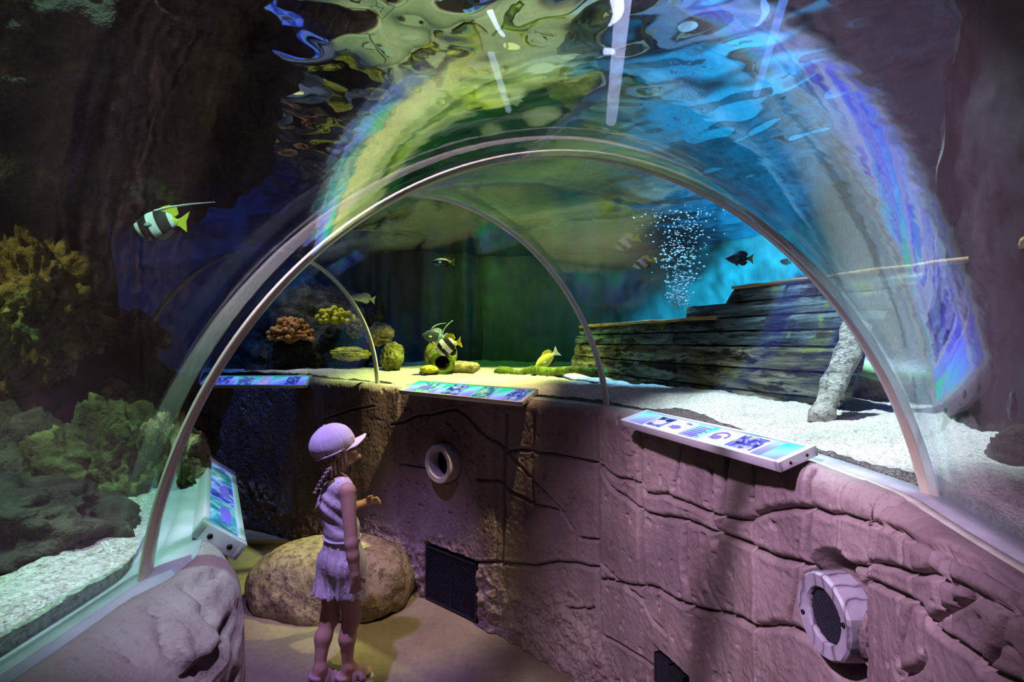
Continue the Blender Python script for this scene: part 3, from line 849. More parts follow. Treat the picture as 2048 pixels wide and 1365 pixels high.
def fish_outline(cx, cy, w, h, flip=1):
    """outline of a little printed fish in the plane of the panel"""
    pts = []
    for k in range(15):
        a = -2.55+5.1*k/14
        pts.append((cx+flip*0.40*w*math.cos(a), cy+0.5*h*math.sin(a)))
    pts.append((cx-flip*0.5*w, cy+0.38*h)); pts.append((cx-flip*0.42*w, cy)); pts.append((cx-flip*0.5*w, cy-0.38*h))
    return pts
def plate(mb, pts, z0, z1):
    a = [mb.bm.verts.new((x, y, z0)) for x, y in pts]; b = [mb.bm.verts.new((x, y, z1)) for x, y in pts]
    n = len(a); mb.bm.faces.new(a[::-1]); mb.bm.faces.new(b)
    for i in range(n): mb.bm.faces.new((a[i], a[(i+1) % n], b[(i+1) % n], b[i]))
def panel(label, BL, BR, TL, tiles, group='information panels along the curbs', flip=False):
    """BL, BR, TL: corners of the printed face; tiles: (u0, u1, kind)"""
    BL, BR, TL = Vector(BL), Vector(BR), Vector(TL)
    x = (BR-BL); Lx = x.length; x.normalize()
    y = (TL-BL); y -= x*y.dot(x); Ly = y.length; y.normalize()
    z = x.cross(y)
    if z.z < 0: z = -z
    t = thing('information_panel', label, 'panel', BL, frame_matrix(x, y, z, BL).to_3x3(), group)
    b = 0.011
    mb = MB()
    mb.box((0, 0, -0.026), (Lx, b, 0.0), 0.002).box((0, Ly-b, -0.026), (Lx, Ly, 0.0), 0.002)
    mb.box((0, 0, -0.026), (b*1.6, Ly, 0.001), 0.002).box((Lx-b*1.6, 0, -0.026), (Lx, Ly, 0.001), 0.002)
    mb.box((0.005, 0.005, -0.027), (Lx-0.005, Ly-0.005, -0.020))
    mb.build('frame', M['steel'], t, auto=40)
    MB().box((b*1.5, b*0.9, -0.018), (Lx-b*1.5, Ly-b*0.9, -0.004)).build('screen', M['screen'], t, smooth=False)
    for (ex, sx) in ((0, -1), (Lx, 1)):
        for yy in (0.28*Ly, 0.72*Ly):
            MB().tube([(ex-sx*0.004, yy, -0.013), (ex+sx*0.0012, yy, -0.013)], 0.0042, 10).build('screw_hole', M['black'], t)
    for f in (0.2, 0.8):
        MB().box((Lx*f-0.02, Ly*0.35, -0.042), (Lx*f+0.02, Ly*0.75, -0.024), 0.003).build('bracket', M['black'], t)
    W0, W1, H0, H1 = b*1.6, Lx-b*1.6, b, Ly-b
    for (u0, u1, kind) in tiles:
        xa = W0+(W1-W0)*u0; xb = W0+(W1-W0)*u1; hh = H1-H0
        if kind == 'text':
            mb = MB()
            for k in range(6):
                yy = H0+hh*(0.18+0.12*k)
                mb.box((xa+0.1*(xb-xa), yy, -0.0045), (xb-(0.10+0.12*((k*5) % 3))*(xb-xa), yy+hh*0.035, -0.0032))
            mb.build('caption_lines', M['textline'], t, smooth=False); continue
        edge = kind.startswith('='); kind = kind.lstrip('=')
        tf = MB().box((xa, H0+hh*0.04, -0.006), (xb, H1-hh*0.04, -0.003)).build('picture_tile', M[kind.split('/')[0] if edge else 'tileframe'], t, smooth=False)
        mx = 0.07*(xb-xa); my = 0.10*hh
        MB().box((xa+mx, H0+my, -0.004), (xb-mx, H1-my, -0.0022)).build('picture', M[kind.split('/')[0]], tf, smooth=False)
        if '/' in kind:
            mb = MB(); cx, cy = (xa+xb)/2, (H0+H1)/2; w, h = xb-xa, hh
            for sp in kind.split('/')[1].split('+'):
                if sp == 'fish': plate(mb, fish_outline(cx, cy-0.06*h, w*0.72, h*0.42), -0.0022, -0.0014)
                if sp == 'fishr': plate(mb, fish_outline(cx-0.02*w, cy-0.12*h, w*0.62, h*0.30, 1), -0.0022, -0.0014)
                if sp == 'top': plate(mb, [(cx+0.05*w, cy+0.26*h), (cx+0.36*w, cy+0.20*h), (cx+0.40*w, cy+0.30*h), (cx+0.12*w, cy+0.36*h)], -0.0022, -0.0014)
                if sp == 'loop':
                    mb.tube([(cx+0.26*w*math.cos(a), cy+0.24*h*math.sin(a), -0.0022) for a in np.linspace(-0.4, 4.2, 16)], 0.0035, 6)
                    plate(mb, fish_outline(cx-0.08*w, cy-0.12*h, w*0.5, h*0.3), -0.0022, -0.0014)
            mb.build('printed_fish', M['fishblue' if 'dark' not in kind else 'fishlilac'], tf, smooth=False)
    return t
panel('long tilted panel with six picture tiles nearest on the right curb',
      at(1240, 840, 1.95), at(1557, 926, 1.22), at(1280, 817, 2.03),
      [(0.16, 0.30, 'pic_dark/fish'), (0.30, 0.44, 'pic_pale/fishr+top'), (0.45, 0.57, 'text'), (0.58, 0.72, 'pic_pale/loop'), (0.72, 0.87, 'pic_reef')])
panel('middle panel with bright rim on the curb above the open round pipe',
      at(797, 781, 3.13), at(1043, 805, 2.60), at(825, 759, 3.28),
      [(0.10, 0.24, '=pic_teal/fish'), (0.36, 0.50, '=pic_blue'), (0.62, 0.74, '=pic_teal'), (0.86, 0.99, '=pic_blue')])
panel('far panel on the dark curb left of the rock corner, beyond the child',
      at(392, 771, 3.95), at(612, 771, 3.95), at(400, 751, 4.08),
      [(0.12, 0.26, '=pic_blue'), (0.34, 0.48, '=pic_teal/fish'), (0.54, 0.64, '=pic_pale'), (0.80, 0.92, '=pic_blue')])
panel('steep panel on the left curb with two screw holes in its near end',
      at(495, 1092, 0.80), at(471, 946, 1.28), at(406, 1061, 0.735),
      [(0.04, 0.36, '=pic_teal/fish'), (0.38, 0.66, '=pic_blue/fish'), (0.68, 0.96, '=pic_teal')])
panel('panel end showing a screw hole, further along the left curb behind the steep panel',
      at(413, 909, 1.50), at(413, 909, 1.50)+Vector((-0.60, 0.42, 0.0)), at(368, 888, 1.44),
      [(0.05, 0.45, 'pic_blue'), (0.5, 0.95, 'pic_teal')])

# ------------------------------------------------------------------ round ports and vents set in the right curb
def face_matrix(cb, s, z, out):
    p, n, t = face_at(cb, s, out)
    y = Vector((n[0], n[1], 0)).normalized(); zz = Vector((0, 0, 1)); x = y.cross(zz)
    return frame_matrix(x, y, zz, Vector((p[0], p[1], z)))
def marbled():
    t = NT('port_paint'); w = t.n('TexWave'); w.inputs['Scale'].default_value = 9; w.inputs['Distortion'].default_value = 9; w.inputs['Detail'].default_value = 3
    t.l(t.obj(), w.inputs['Vector'])
    c = t.ramp(w.outputs['Fac'], [(0.0, (0.10, 0.09, 0.12)), (0.06, (0.34, 0.31, 0.37)), (0.5, (0.42, 0.39, 0.46))])
    c = t.mix(t.ramp(t.noise(16, 4, 0.6), [(0.4, (0, 0, 0)), (0.7, (0.6,)*3)]), c, (0.24, 0.22, 0.27))
    t.bsdf(c, 0.5, 0.4); return t.m
M['portpaint'] = marbled()
M['portpale'] = flat('port_pale', (0.52, 0.46, 0.48), 0.55, 0.3, nscale=22, var=0.2)
def port_near():
    Mx = face_matrix(cbR, spk[0], spk[2].z, -0.030)
    t = thing('round_port', 'round painted port with a perforated grille, near right in the curb', 'port', Mx.to_translation(), Mx.to_3x3())
    t.scale = (1, 1, 1)
    MB().ringwall([(0.056, -0.0), (0.056, 0.052), (0.059, 0.058), (0.085, 0.062), (0.089, 0.056), (0.091, 0.0)], 16, jitter=0.02, seed=3).build('flange', M['portpaint'], t, auto=25)
    # grille: plate with rows of holes read as small studs
    mb = MB(); mb.tube([(0, 0.040, 0), (0, 0.046, 0)], 0.0575, 28)
    mb.build('grille_plate', M['black'], t, auto=40)
    mb = MB(); r = 0.054; st = 0.0078
    row = 0; z = -r
    while z < r:
        x = -r+(st/2 if row % 2 else 0)
        while x < r:
            if x*x+z*z < r*r:
                for k in range(6):
                    pass
                mb.bm.verts.ensure_lookup_table()
                a = [mb.bm.verts.new((x+0.0028*math.cos(PI/3*k), 0.0485, z+0.0028*math.sin(PI/3*k))) for k in range(6)]
                b = [mb.bm.verts.new((x+0.0040*math.cos(PI/3*k), 0.0460, z+0.0040*math.sin(PI/3*k))) for k in range(6)]
                mb.bm.faces.new(a)
                for k in range(6): mb.bm.faces.new((a[k], b[k], b[(k+1) % 6], a[(k+1) % 6]))
            x += st
        z += st*0.87; row += 1
    mb.build('grille', M['grille'], t, smooth=False)
    for a in (2.9, 5.9):
        MB().tube([(0.071*math.cos(a), 0.058, 0.071*math.sin(a)), (0.071*math.cos(a), 0.0635, 0.071*math.sin(a))], 0.005, 10).build('screw_hole', M['black'], t)
port_near()
def port_far():
    Mx = face_matrix(cbR, far[0], far[2].z, -0.015)
    t = thing('round_port', 'round port with an open dark bore, under the middle panel', 'port', Mx.to_translation(), Mx.to_3x3())
    MB().ringwall([(0.078, -0.02), (0.078, 0.078), (0.082, 0.086), (0.108, 0.088), (0.114, 0.080), (0.118, -0.02)], 28, jitter=0.008, seed=5).build('flange', M['portpale'], t, auto=30)
    MB().tube([(0, 0.0, 0), (0, 0.012, 0)], 0.0785, 28).build('bore', M['black'], t)  # black disc painted in for the dark inside the pipe
port_far()
def vent(label, px0, px1, pyc, half_h, n, out):
    a = hitR(px0, pyc); b = hitR(px1, pyc)
    sc = (a[0]+b[0])/2; half = abs(a[0]-b[0])/2
    z = (a[2].z+b[2].z)/2
    Mx = face_matrix(cbR, sc, z, out)
    t = thing('vent_grille', label, 'vent', Mx.to_translation(), Mx.to_3x3())
    MB().box((-half, -0.02, -half_h), (half, -0.012, half_h)).build('backing', M['black'], t, smooth=False)
    w = 0.012
    mb = MB(); mb.box((-half, -0.02, -half_h), (-half+w, 0.012, half_h), 0.002).box((half-w, -0.02, -half_h), (half, 0.012, half_h), 0.002)
    mb.box((-half, -0.02, half_h-w), (half, 0.012, half_h), 0.002).box((-half, -0.02, -half_h), (half, 0.012, -half_h+w), 0.002)
    mb.box((-0.004, -0.01, -half_h), (0.004, 0.009, half_h))
    mb.build('frame', M['grille'], t, auto=40)
    for k in range(n):
        zz = -half_h+w+(2*half_h-2*w)*(k+0.5)/n
        mt = Matrix.Translation((0, 0, zz)) @ Matrix.Rotation(math.radians(-35), 4, 'X')
        MB().box((-half+w*0.8, -0.010, -0.0022), (half-w*0.8, 0.010, 0.0022), 0, mt).build('slat', M['grille'], t, smooth=False)
    return t
vent('dark louvred vent grille low in the curb beside the rock seat', *VENTS[0], 22, -0.004)
vent('small slatted vent at the foot of the curb, under the long panel', *VENTS[1], 8, -0.004)

# ------------------------------------------------------------------ rocks and corals
def ico(sub):
    bm = bmesh.new(); bmesh.ops.create_icosphere(bm, subdivisions=sub, radius=1.0)
    bm.verts.ensure_lookup_table()
    V = np.array([v.co[:] for v in bm.verts]); Q = np.array([[v.index for v in f.verts] for f in bm.faces]); bm.free()
    return V, Q
ICO = {k: ico(k) for k in (2, 3, 4, 5, 6)}
def lump(name, label, cat, c, r, m, seed, amp=0.35, freq=1.6, sub=5, ridge=0.5, group=None, rotz=0.0, flat_top=None, parent=None, lumps=0.0):
    V, Q = ICO[sub]
    n = fbm(V*freq+seed*3.1, 5, seed, 0.55)
    rg = 1-np.abs(fbm(V*freq*1.7+seed, 4, seed+3, 0.5))
    d = 1+amp*((1-ridge)*n+ridge*(rg-0.6))
    if lumps:
        w = np.abs(np.sin(V[:, 0]*9+2*n)*np.sin(V[:, 1]*9+seed)*np.sin(V[:, 2]*9+n))
        d += lumps*(w-0.3)
    P = V*d[:, None]*np.array(r)
    if flat_top is not None:
        P[:, 2] = np.where(P[:, 2] > flat_top, flat_top+(P[:, 2]-flat_top)*0.12, P[:, 2])
    ca, sa = math.cos(rotz), math.sin(rotz)
    P = np.stack([P[:, 0]*ca-P[:, 1]*sa, P[:, 0]*sa+P[:, 1]*ca, P[:, 2]], -1)
    o = link(name, mesh_np(name, P, Q), m, parent, (0, 0, 0) if parent else c)
    if parent: o.location = c
    if label: tag(o, label, cat, group)
    return o
# left tank
lump('rock_overhang', 'huge dark rock overhang in the top left of the tank', 'rock', at(150, 95, 1.12), (0.40, 0.24, 0.33), M['reefd'], 3, 0.55, 1.7, 6, lumps=0.10)
lump('coral_outcrop', 'olive coral outcrop jutting from the grey pillar at the far left', 'coral', at(82, 610, 1.12), (0.105, 0.10, 0.145), M['reefg'], 9, 0.75, 2.1, 6, lumps=0.18)
lump('rock_pillar', 'grey upright rock pillar behind the olive coral outcrop', 'rock', at(45, 700, 1.32), (0.22, 0.13, 0.95), M['tankrock'], 4, 0.18, 1.2, 5)
lump('yellow_green_rock', 'yellow green pointed rock on the sand behind the left rail', 'rock', at(222, 978, 1.0), (0.115, 0.11, 0.150), M['reefo'], 14, 0.6, 1.5, 6, lumps=0.06)
lump('low_rock', 'dark low rock on the left sand before the yellow green rock', 'rock', (-0.75, 0.73, 1.335), (0.16, 0.13, 0.065), M['reefd'], 15, 0.5, 1.6, 5)
lump('dark_boulder', 'black boulder at the far left edge behind the low dark rock', 'rock', at(0, 960, 1.05), (0.16, 0.12, 0.17), M['reefd'], 19, 0.4, 1.6, 5)
lump('brown_rock', 'brown knobbly rock squeezed behind the green seam on the left', 'rock', at(322, 950, 1.10), (0.070, 0.07, 0.12), M['reefb'], 16, 0.6, 2.0, 5, lumps=0.15)
lump('reef_block', 'tall dark reef block carrying soft corals, left tank', 'rock', at(265, 845, 1.42), (0.20, 0.12, 0.22), M['reefd'], 17, 0.45, 1.6, 5)
def bush(name, label, c, r, m, seed, n=26, k=0.26):
    """a branching coral head: knobs on short stalks from one base, one mesh"""
    rnd = random.Random(seed); mb = MB()
    for i in range(n):
        a = rnd.uniform(0, 2*PI); e = rnd.uniform(-0.2, 1.45)
        d = Vector((math.cos(a)*math.cos(e)*r[0], math.sin(a)*math.cos(e)*r[1], math.sin(e)*r[2]))*rnd.uniform(0.75, 1.05)
        q = d*0.5+Vector((rnd.uniform(-.1, .1)*r[0], rnd.uniform(-.1, .1)*r[1], rnd.uniform(0, .15)*r[2]))
        rr = min(r)*k*rnd.uniform(0.6, 1.1)
        mb.tube([(0, 0, -0.25*r[2]), q, d], [rr*0.9, rr*0.6, rr*0.7], 6)
        mb.sphere(d, rr, 2)
    return tag(mb.build(name, m, loc=c), label, 'coral')
bush('soft_coral', 'mauve bushy coral on top of the dark reef block, left tank', at(245, 690, 1.45), (0.11, 0.08, 0.09), M['coralp'], 1, 40)
bush('soft_coral', 'dim grey bushy coral left of the mauve one, left tank', at(195, 735, 1.38), (0.075, 0.06, 0.06), M['coralp'], 2, 34)
bush('soft_coral', 'small green bushy coral low on the dark reef block', at(222, 800, 1.25), (0.045, 0.045, 0.045), M['reefg'], 3, 30)
# far reef behind the third seam
lump('reef_rock', 'dark reef mound seen between the first and the third seam', 'rock', at(600, 690, 5.0), (0.72, 0.30, 0.62), M['reefd'], 21, 0.4, 1.8, 6)
bush('stony_coral', 'yellow clustered coral on the dark reef mound', at(672, 640, 4.62), (0.17, 0.10, 0.10), M['coraly'], 5, 44, 0.30)
bush('stony_coral', 'orange bushy coral left of the yellow clustered coral', at(580, 675, 4.62), (0.20, 0.12, 0.16), M['coralo'], 6, 60, 0.25)
lump('plate_coral', 'low yellow shelf coral beside the foot of the third seam', 'coral', at(700, 708, 4.5), (0.16, 0.12, 0.055), M['coraly'], 23, 0.4, 2.4, 5, lumps=0.2)
lump('shelf_coral', 'ochre coral shelf against the third seam, right of the yellow cluster', 'coral', at(712, 655, 4.66), (0.085, 0.10, 0.085), M['reefb'], 24, 0.5, 2.0, 5, lumps=0.2)
lump('stacked_rock', 'dark rock standing right of the third seam under the pale fish', 'rock', at(742, 640, 5.0), (0.13, 0.12, 0.24), M['reefd'], 25, 0.5, 1.7, 5)
lump('stacked_rock', 'brown rock with a pale cap right of the third seam', 'rock', at(762, 670, 4.6), (0.115, 0.10, 0.10), M['reefb'], 26, 0.4, 1.7, 5)
lump('stacked_rock', 'mossy boulder on the sand right of the third seam', 'rock', at(785, 716, 4.4), (0.095, 0.09, 0.12), M['reefg'], 27, 0.35, 1.8, 5)
# amphora and small things on the far sand
def amphora():
    c = at(884, 724, 4.0)
    t = thing('clay_jar', 'mossy clay jar lying on the far sand, mouth to the front', 'jar', c, Euler((0.25, 0, 0.18)))
    prof = [(0.055, -0.02), (0.085, -0.02), (0.095, 0.0), (0.088, 0.03), (0.12, 0.10), (0.135, 0.2), (0.10, 0.33), (0.04, 0.38), (0.002, 0.385), (0.002, 0.36), (0.09, 0.31), (0.118, 0.2), (0.10, 0.10), (0.058, 0.03)]
    MB().ringwall(prof, 28, jitter=0.01).build('jar_body', M['reefg'], t)
    MB().ringwall([(0.062, -0.028), (0.092, -0.028), (0.1, -0.01), (0.09, 0.004), (0.062, 0.004)], 28, jitter=0.02).build('jar_lip', M['greenlog'], t)
amphora()
lump('sand_stone', 'yellow stone on the sand left of the clay jar', 'rock', at(858, 739, 3.95), (0.07, 0.06, 0.035), M['coraly'], 31, 0.3, 1.6, 4)
lump('sand_stone', 'long brown stone on the sand right of the clay jar', 'rock', at(925, 735, 4.1), (0.14, 0.08, 0.05), M['reefb'], 32, 0.3, 1.6, 4)
def log():
    a = at(992, 744, 4.25); b = at(1206, 742, 3.05)
    pts = [a.lerp(b, k/14)+Vector((0, 0, 0.012*math.sin(k*1.3))) for k in range(15)]
    rs = [0.030+0.012*math.sin(k*0.9+1)*0.6+(0.0 if k else -0.015) for k in range(15)]
    mb = MB().tube(pts, rs, 10)
    return tag(mb.build('sunken_timber', M['greenlog']), 'long mossy timber lying on the sand left of the wreck', 'timber')
log()

# ------------------------------------------------------------------ the wreck
def hull_pt(u, z):
    """u 0 at the bow post .. 1 .. 1.8 ; z height: hull flares outwards with height"""
    A = np.array([(1.22, 1.70), (0.93, 2.45), (0.73, 3.05), (0.55, 3.75), (0.42, 4.5)])
    x = u*2.5; i = int(min(max(math.floor(x), 0), 3)); f = x-i
    p = A[i]*(1-f)+A[i+1]*f
    T = A[i+1]-A[i]; T = T/np.hypot(*T); n = np.array([T[1], -T[0]])   # away from the tunnel
    k = (z-1.3)/0.56
    p = p+n*(0.06+0.10*k*k)+np.array([0.05, -0.02])*k*(1-min(u, 1))
    return Vector((p[0], p[1], z))
def wreck():
    t = thing('shipwreck', 'weathered planked hull of a sunken wooden wreck, right of centre', 'wreck', (0, 0, 0))
    rnd = random.Random(8)
    rows = [(1.27, 1.375, 0.09, 1.50), (1.375, 1.475, 0.08, 1.52), (1.475, 1.575, 0.07, 1.48),
            (1.575, 1.645, 0.06, 1.50), (1.645, 1.712, 0.05, 1.46), (1.712, 1.785, 0.03, 0.50), (1.785, 1.856, 0.01, 0.43)]
    for i, (z0, z1, u0, u1) in enumerate(rows):
        pieces = 3 if u1 > 1 else 2
        cuts = [u0]+sorted(rnd.uniform(u0+0.2, u1-0.15) for _ in range(pieces-1))+[u1]
        for a, b in zip(cuts[:-1], cuts[1:]):
            n = max(8, int((b-a)*48)); V = []
            off = rnd.uniform(-0.006, 0.010)
            for k in range(n+1):
                u = a+(b-a)*k/n+(rnd.uniform(-.01, .01) if k in (0, n) else 0)
                g = 0.005+0.004*rnd.random()
                lo = hull_pt(u, z0+g); hi = hull_pt(u, z1-0.004*rnd.random())
                T = hull_pt(u+0.02, z0)-hull_pt(u-0.02, z0); nn = Vector((-T.y, T.x, 0)).normalized()
                if nn.x > 0: nn = -nn
                w = 0.004*rnd.uniform(-1, 1)+off
                mid = (lo+hi)/2
                V += [lo+nn*w, mid+nn*(w+0.008), hi+nn*(w), hi-nn*0.03, lo-nn*0.03]
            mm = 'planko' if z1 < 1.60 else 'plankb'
            Q = grid_faces(n+1, 5, wrap_v=True)
            me = mesh_np('plank', np.array([v[:] for v in V]), Q)
            bm = bmesh.new(); bm.from_mesh(me); bmesh.ops.holes_fill(bm, edges=bm.edges); bmesh.ops.recalc_face_normals(bm, faces=bm.faces); bm.to_mesh(me); bm.free()
            me.polygons.foreach_set('use_smooth', np.zeros(len(me.polygons), bool))
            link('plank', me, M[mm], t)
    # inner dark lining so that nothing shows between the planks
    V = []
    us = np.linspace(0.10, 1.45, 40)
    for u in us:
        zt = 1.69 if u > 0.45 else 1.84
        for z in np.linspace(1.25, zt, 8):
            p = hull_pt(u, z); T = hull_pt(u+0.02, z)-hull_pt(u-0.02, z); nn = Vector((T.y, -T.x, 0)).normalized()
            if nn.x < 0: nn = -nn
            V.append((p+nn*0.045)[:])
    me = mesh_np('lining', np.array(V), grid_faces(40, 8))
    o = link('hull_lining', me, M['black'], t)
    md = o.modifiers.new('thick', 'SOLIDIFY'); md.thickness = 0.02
    # raised block on the lower hull at the left
    def beam(name, pts, w, h, m):
        V = []
        pts = [Vector(p) for p in pts]
        for k, p in enumerate(pts):
            T = pts[min(k+1, len(pts)-1)]-pts[max(k-1, 0)]; T.z = 0; T.normalize(); nn = Vector((T.y, -T.x, 0))
            for a, b in ((-1, -1), (-1, 1), (1, 1), (1, -1)):
                V.append((p+nn*a*w/2+Vector((0, 0, b*h/2+0.003*rnd.uniform(-1, 1))))[:])
        me = mesh_np(name, np.array(V), grid_faces(len(pts), 4, wrap_v=True), smooth=False)
        bm = bmesh.new(); bm.from_mesh(me); bmesh.ops.holes_fill(bm, edges=bm.edges); bmesh.ops.recalc_face_normals(bm, faces=bm.faces); bm.to_mesh(me); bm.free()
        return link(name, me, m, t)
    beam('gunwale', [hull_pt(u, 1.862)+Vector((0.01, 0, 0)) for u in np.linspace(0.43, -0.12, 16)]+[Vector((1.325, 1.30, 1.858)), Vector((1.20, 1.12, 1.857)), Vector((1.15, 0.95, 1.855))], 0.05, 0.014, M['railwood'])
    beam('lower_rail', [hull_pt(u, 1.718)+Vector((0.0, 0, 0)) for u in np.linspace(1.46, 0.46, 22)], 0.05, 0.018, M['railwood'])
    beam('deck_house', [hull_pt(u, 1.74)+Vector((0.09, 0, 0)) for u in np.linspace(0.66, 0.40, 8)], 0.10, 0.10, M['plankb'])
    # bow post, pale and slanting
    a = at(1640, 850, 1.70); b = at(1716, 648, 1.78)
    pts = [a.lerp(b, k/10) for k in range(11)]
    mb = MB().tube(pts, [0.036+0.006*math.sin(k*2.1) for k in range(11)], 14)
    me = mb.build('bow_post', M['post'], t)
    V = np.zeros(len(me.data.vertices)*3, np.float32); me.data.vertices.foreach_get('co', V); V = V.reshape(-1, 3)
    V += 0.010*np.stack([noise(V*14, 61), noise(V*14, 62), noise(V*14, 63)], -1); me.data.vertices.foreach_set('co', V.ravel())
    return t
wreck()
def reflection_disc():  # solid disc standing in for a sand reflection in the acrylic
    c = at(1762, 714, 2.25)
    rot = Matrix.Rotation(math.radians(20), 4, 'X') @ Matrix.Rotation(math.radians(2), 4, 'Y')
    t = thing('plate_coral', 'broad pale plate coral with a green rim, right of the pale bow post', 'coral', c, rot.to_3x3())
    n = 40; V = []; rr = [0.001, 0.05, 0.10, 0.145, 0.17]
    top = MB()
    prof = [(0.002, 0.0), (0.06, 0.004), (0.12, 0.006), (0.185, 0.008), (0.188, -0.004), (0.10, -0.012), (0.002, -0.014)]
    q = Matrix.Rotation(-PI/2, 4, 'X')
    top.ringwall(prof, 48, jitter=0.02, seed=4); bmesh.ops.transform(top.bm, matrix=Matrix.Rotation(PI/2, 4, 'X'), verts=top.bm.verts)
    o = top.build('coral_plate', M['dish'], t)
    rim = MB(); rim.ringwall([(0.182, 0.006), (0.200, 0.004), (0.205, -0.02), (0.185, -0.05), (0.06, -0.062), (0.06, -0.015), (0.17, -0.012)], 48, jitter=0.02, seed=4)
    bmesh.ops.transform(rim.bm, matrix=Matrix.Rotation(PI/2, 4, 'X'), verts=rim.bm.verts)
    rim.build('rim', M['dishrim'], t)
    mb = MB().tube([(0, 0, -0.04), (0.0, -0.02, -0.10), (0.01, -0.05, -0.20)], [0.07, 0.08, 0.10], 14); mb.build('stalk', M['reefb'], t)
reflection_disc()
lump('red_brown_rock', 'reddish brown rock on the sand under the pale plate coral', 'rock', at(1790, 790, 2.45), (0.16, 0.10, 0.13), M['reefb'], 41, 0.35, 1.5, 5)
lump('dark_rock', 'black rock at the right edge on the bright sand', 'rock', at(2050, 925, 1.12), (0.055, 0.06, 0.075), M['reefd'], 42, 0.4, 1.8, 5)

# ------------------------------------------------------------------ bubbles
def bubbles():
    rnd = random.Random(3); V0, Q0 = ICO[2]; Vs = []; Qs = []; k = 0
    for i in range(620):
        f = rnd.random()**1.1
        base = at(1352, 612, 3.3); z = base.z+f*0.62
        sp = 0.05+0.20*f
        c = np.array([base.x+0.02+rnd.gauss(0, sp*0.45)-(0.05*f if rnd.random() < .5 else -0.09*f), base.y+rnd.gauss(0, 0.06), z])
        r = rnd.choice([0.003, 0.004, 0.005, 0.006, 0.008])*(1.0 if f < 0.6 else 0.75)
        Vs.append(V0*r*np.array([1.2, 1, 0.75])+c); Qs.append(Q0+k); k += len(V0)
    o = link('bubble_plume', mesh_np('bubble_plume', np.concatenate(Vs), np.concatenate(Qs)), M['bubble'])
    tag(o, 'column of bright air bubbles rising behind the wreck', 'bubbles', kind='stuff')
bubbles()

# ------------------------------------------------------------------ fish
def band_material(name, stops, slope=0.0, back=None):
    t = NT(name)
    sx = t.n('SeparateXYZ'); t.l(t.obj(), sx.inputs[0])
    k = t.math('ADD', t.math('MULTIPLY', t.math('ADD', sx.outputs[0], t.math('MULTIPLY', sx.outputs[2], slope)), 1.0), 0.5)
    c = t.ramp(k, stops, 'CONSTANT')
    t.bsdf(c, 0.45, 0.4, bump=t.noise(40, 2), bstr=0.1, bdist=0.01); return t.m
BLK = (0.012, 0.014, 0.016); WHT = (0.80, 0.82, 0.78); YEL = (0.72, 0.66, 0.05)
M['idol'] = band_material('idol_bands', [(0.0, YEL), (0.20, WHT), (0.28, BLK), (0.50, WHT), (0.66, BLK), (0.84, WHT), (0.93, BLK)], -0.55)
M['bannerfish'] = band_material('banner_bands', [(0.0, YEL), (0.18, WHT), (0.26, BLK), (0.46, WHT), (0.66, BLK), (0.82, WHT)], -0.6)
M['damsel'] = band_material('damsel_bands', [(0.0, YEL), (0.22, (0.02, 0.03, 0.06)), (0.55, (0.05, 0.09, 0.16)), (0.85, (0.02, 0.03, 0.05))], 0.3)
M['tang'] = band_material('tang_body', [(0.0, (0.70, 0.68, 0.20)), (0.3, (0.55, 0.52, 0.08)), (0.8, (0.62, 0.58, 0.12))], 0.0)
M['palefish'] = band_material('pale_body', [(0.0, YEL), (0.25, (0.75, 0.85, 0.80)), (0.6, (0.8, 0.9, 0.9))], 0.2)
M['darkbutter'] = band_material('dark_butterfly', [(0.0, (0.10, 0.30, 0.35)), (0.3, (0.03, 0.04, 0.05)), (0.8, (0.05, 0.06, 0.08))], 0.2)
M['yfin'] = flat('fin_yellow', YEL, 0.5, 0.3); M['wfin'] = flat('fin_white', (0.85, 0.87, 0.84), 0.5, 0.3)
M['bfin'] = flat('fin_black', BLK, 0.5, 0.3); M['gfin'] = flat('fin_grey', (0.35, 0.45, 0.48), 0.5, 0.3)
M['eye'] = flat('fish_eye', (0.02, 0.02, 0.02), 0.15, 0.6)
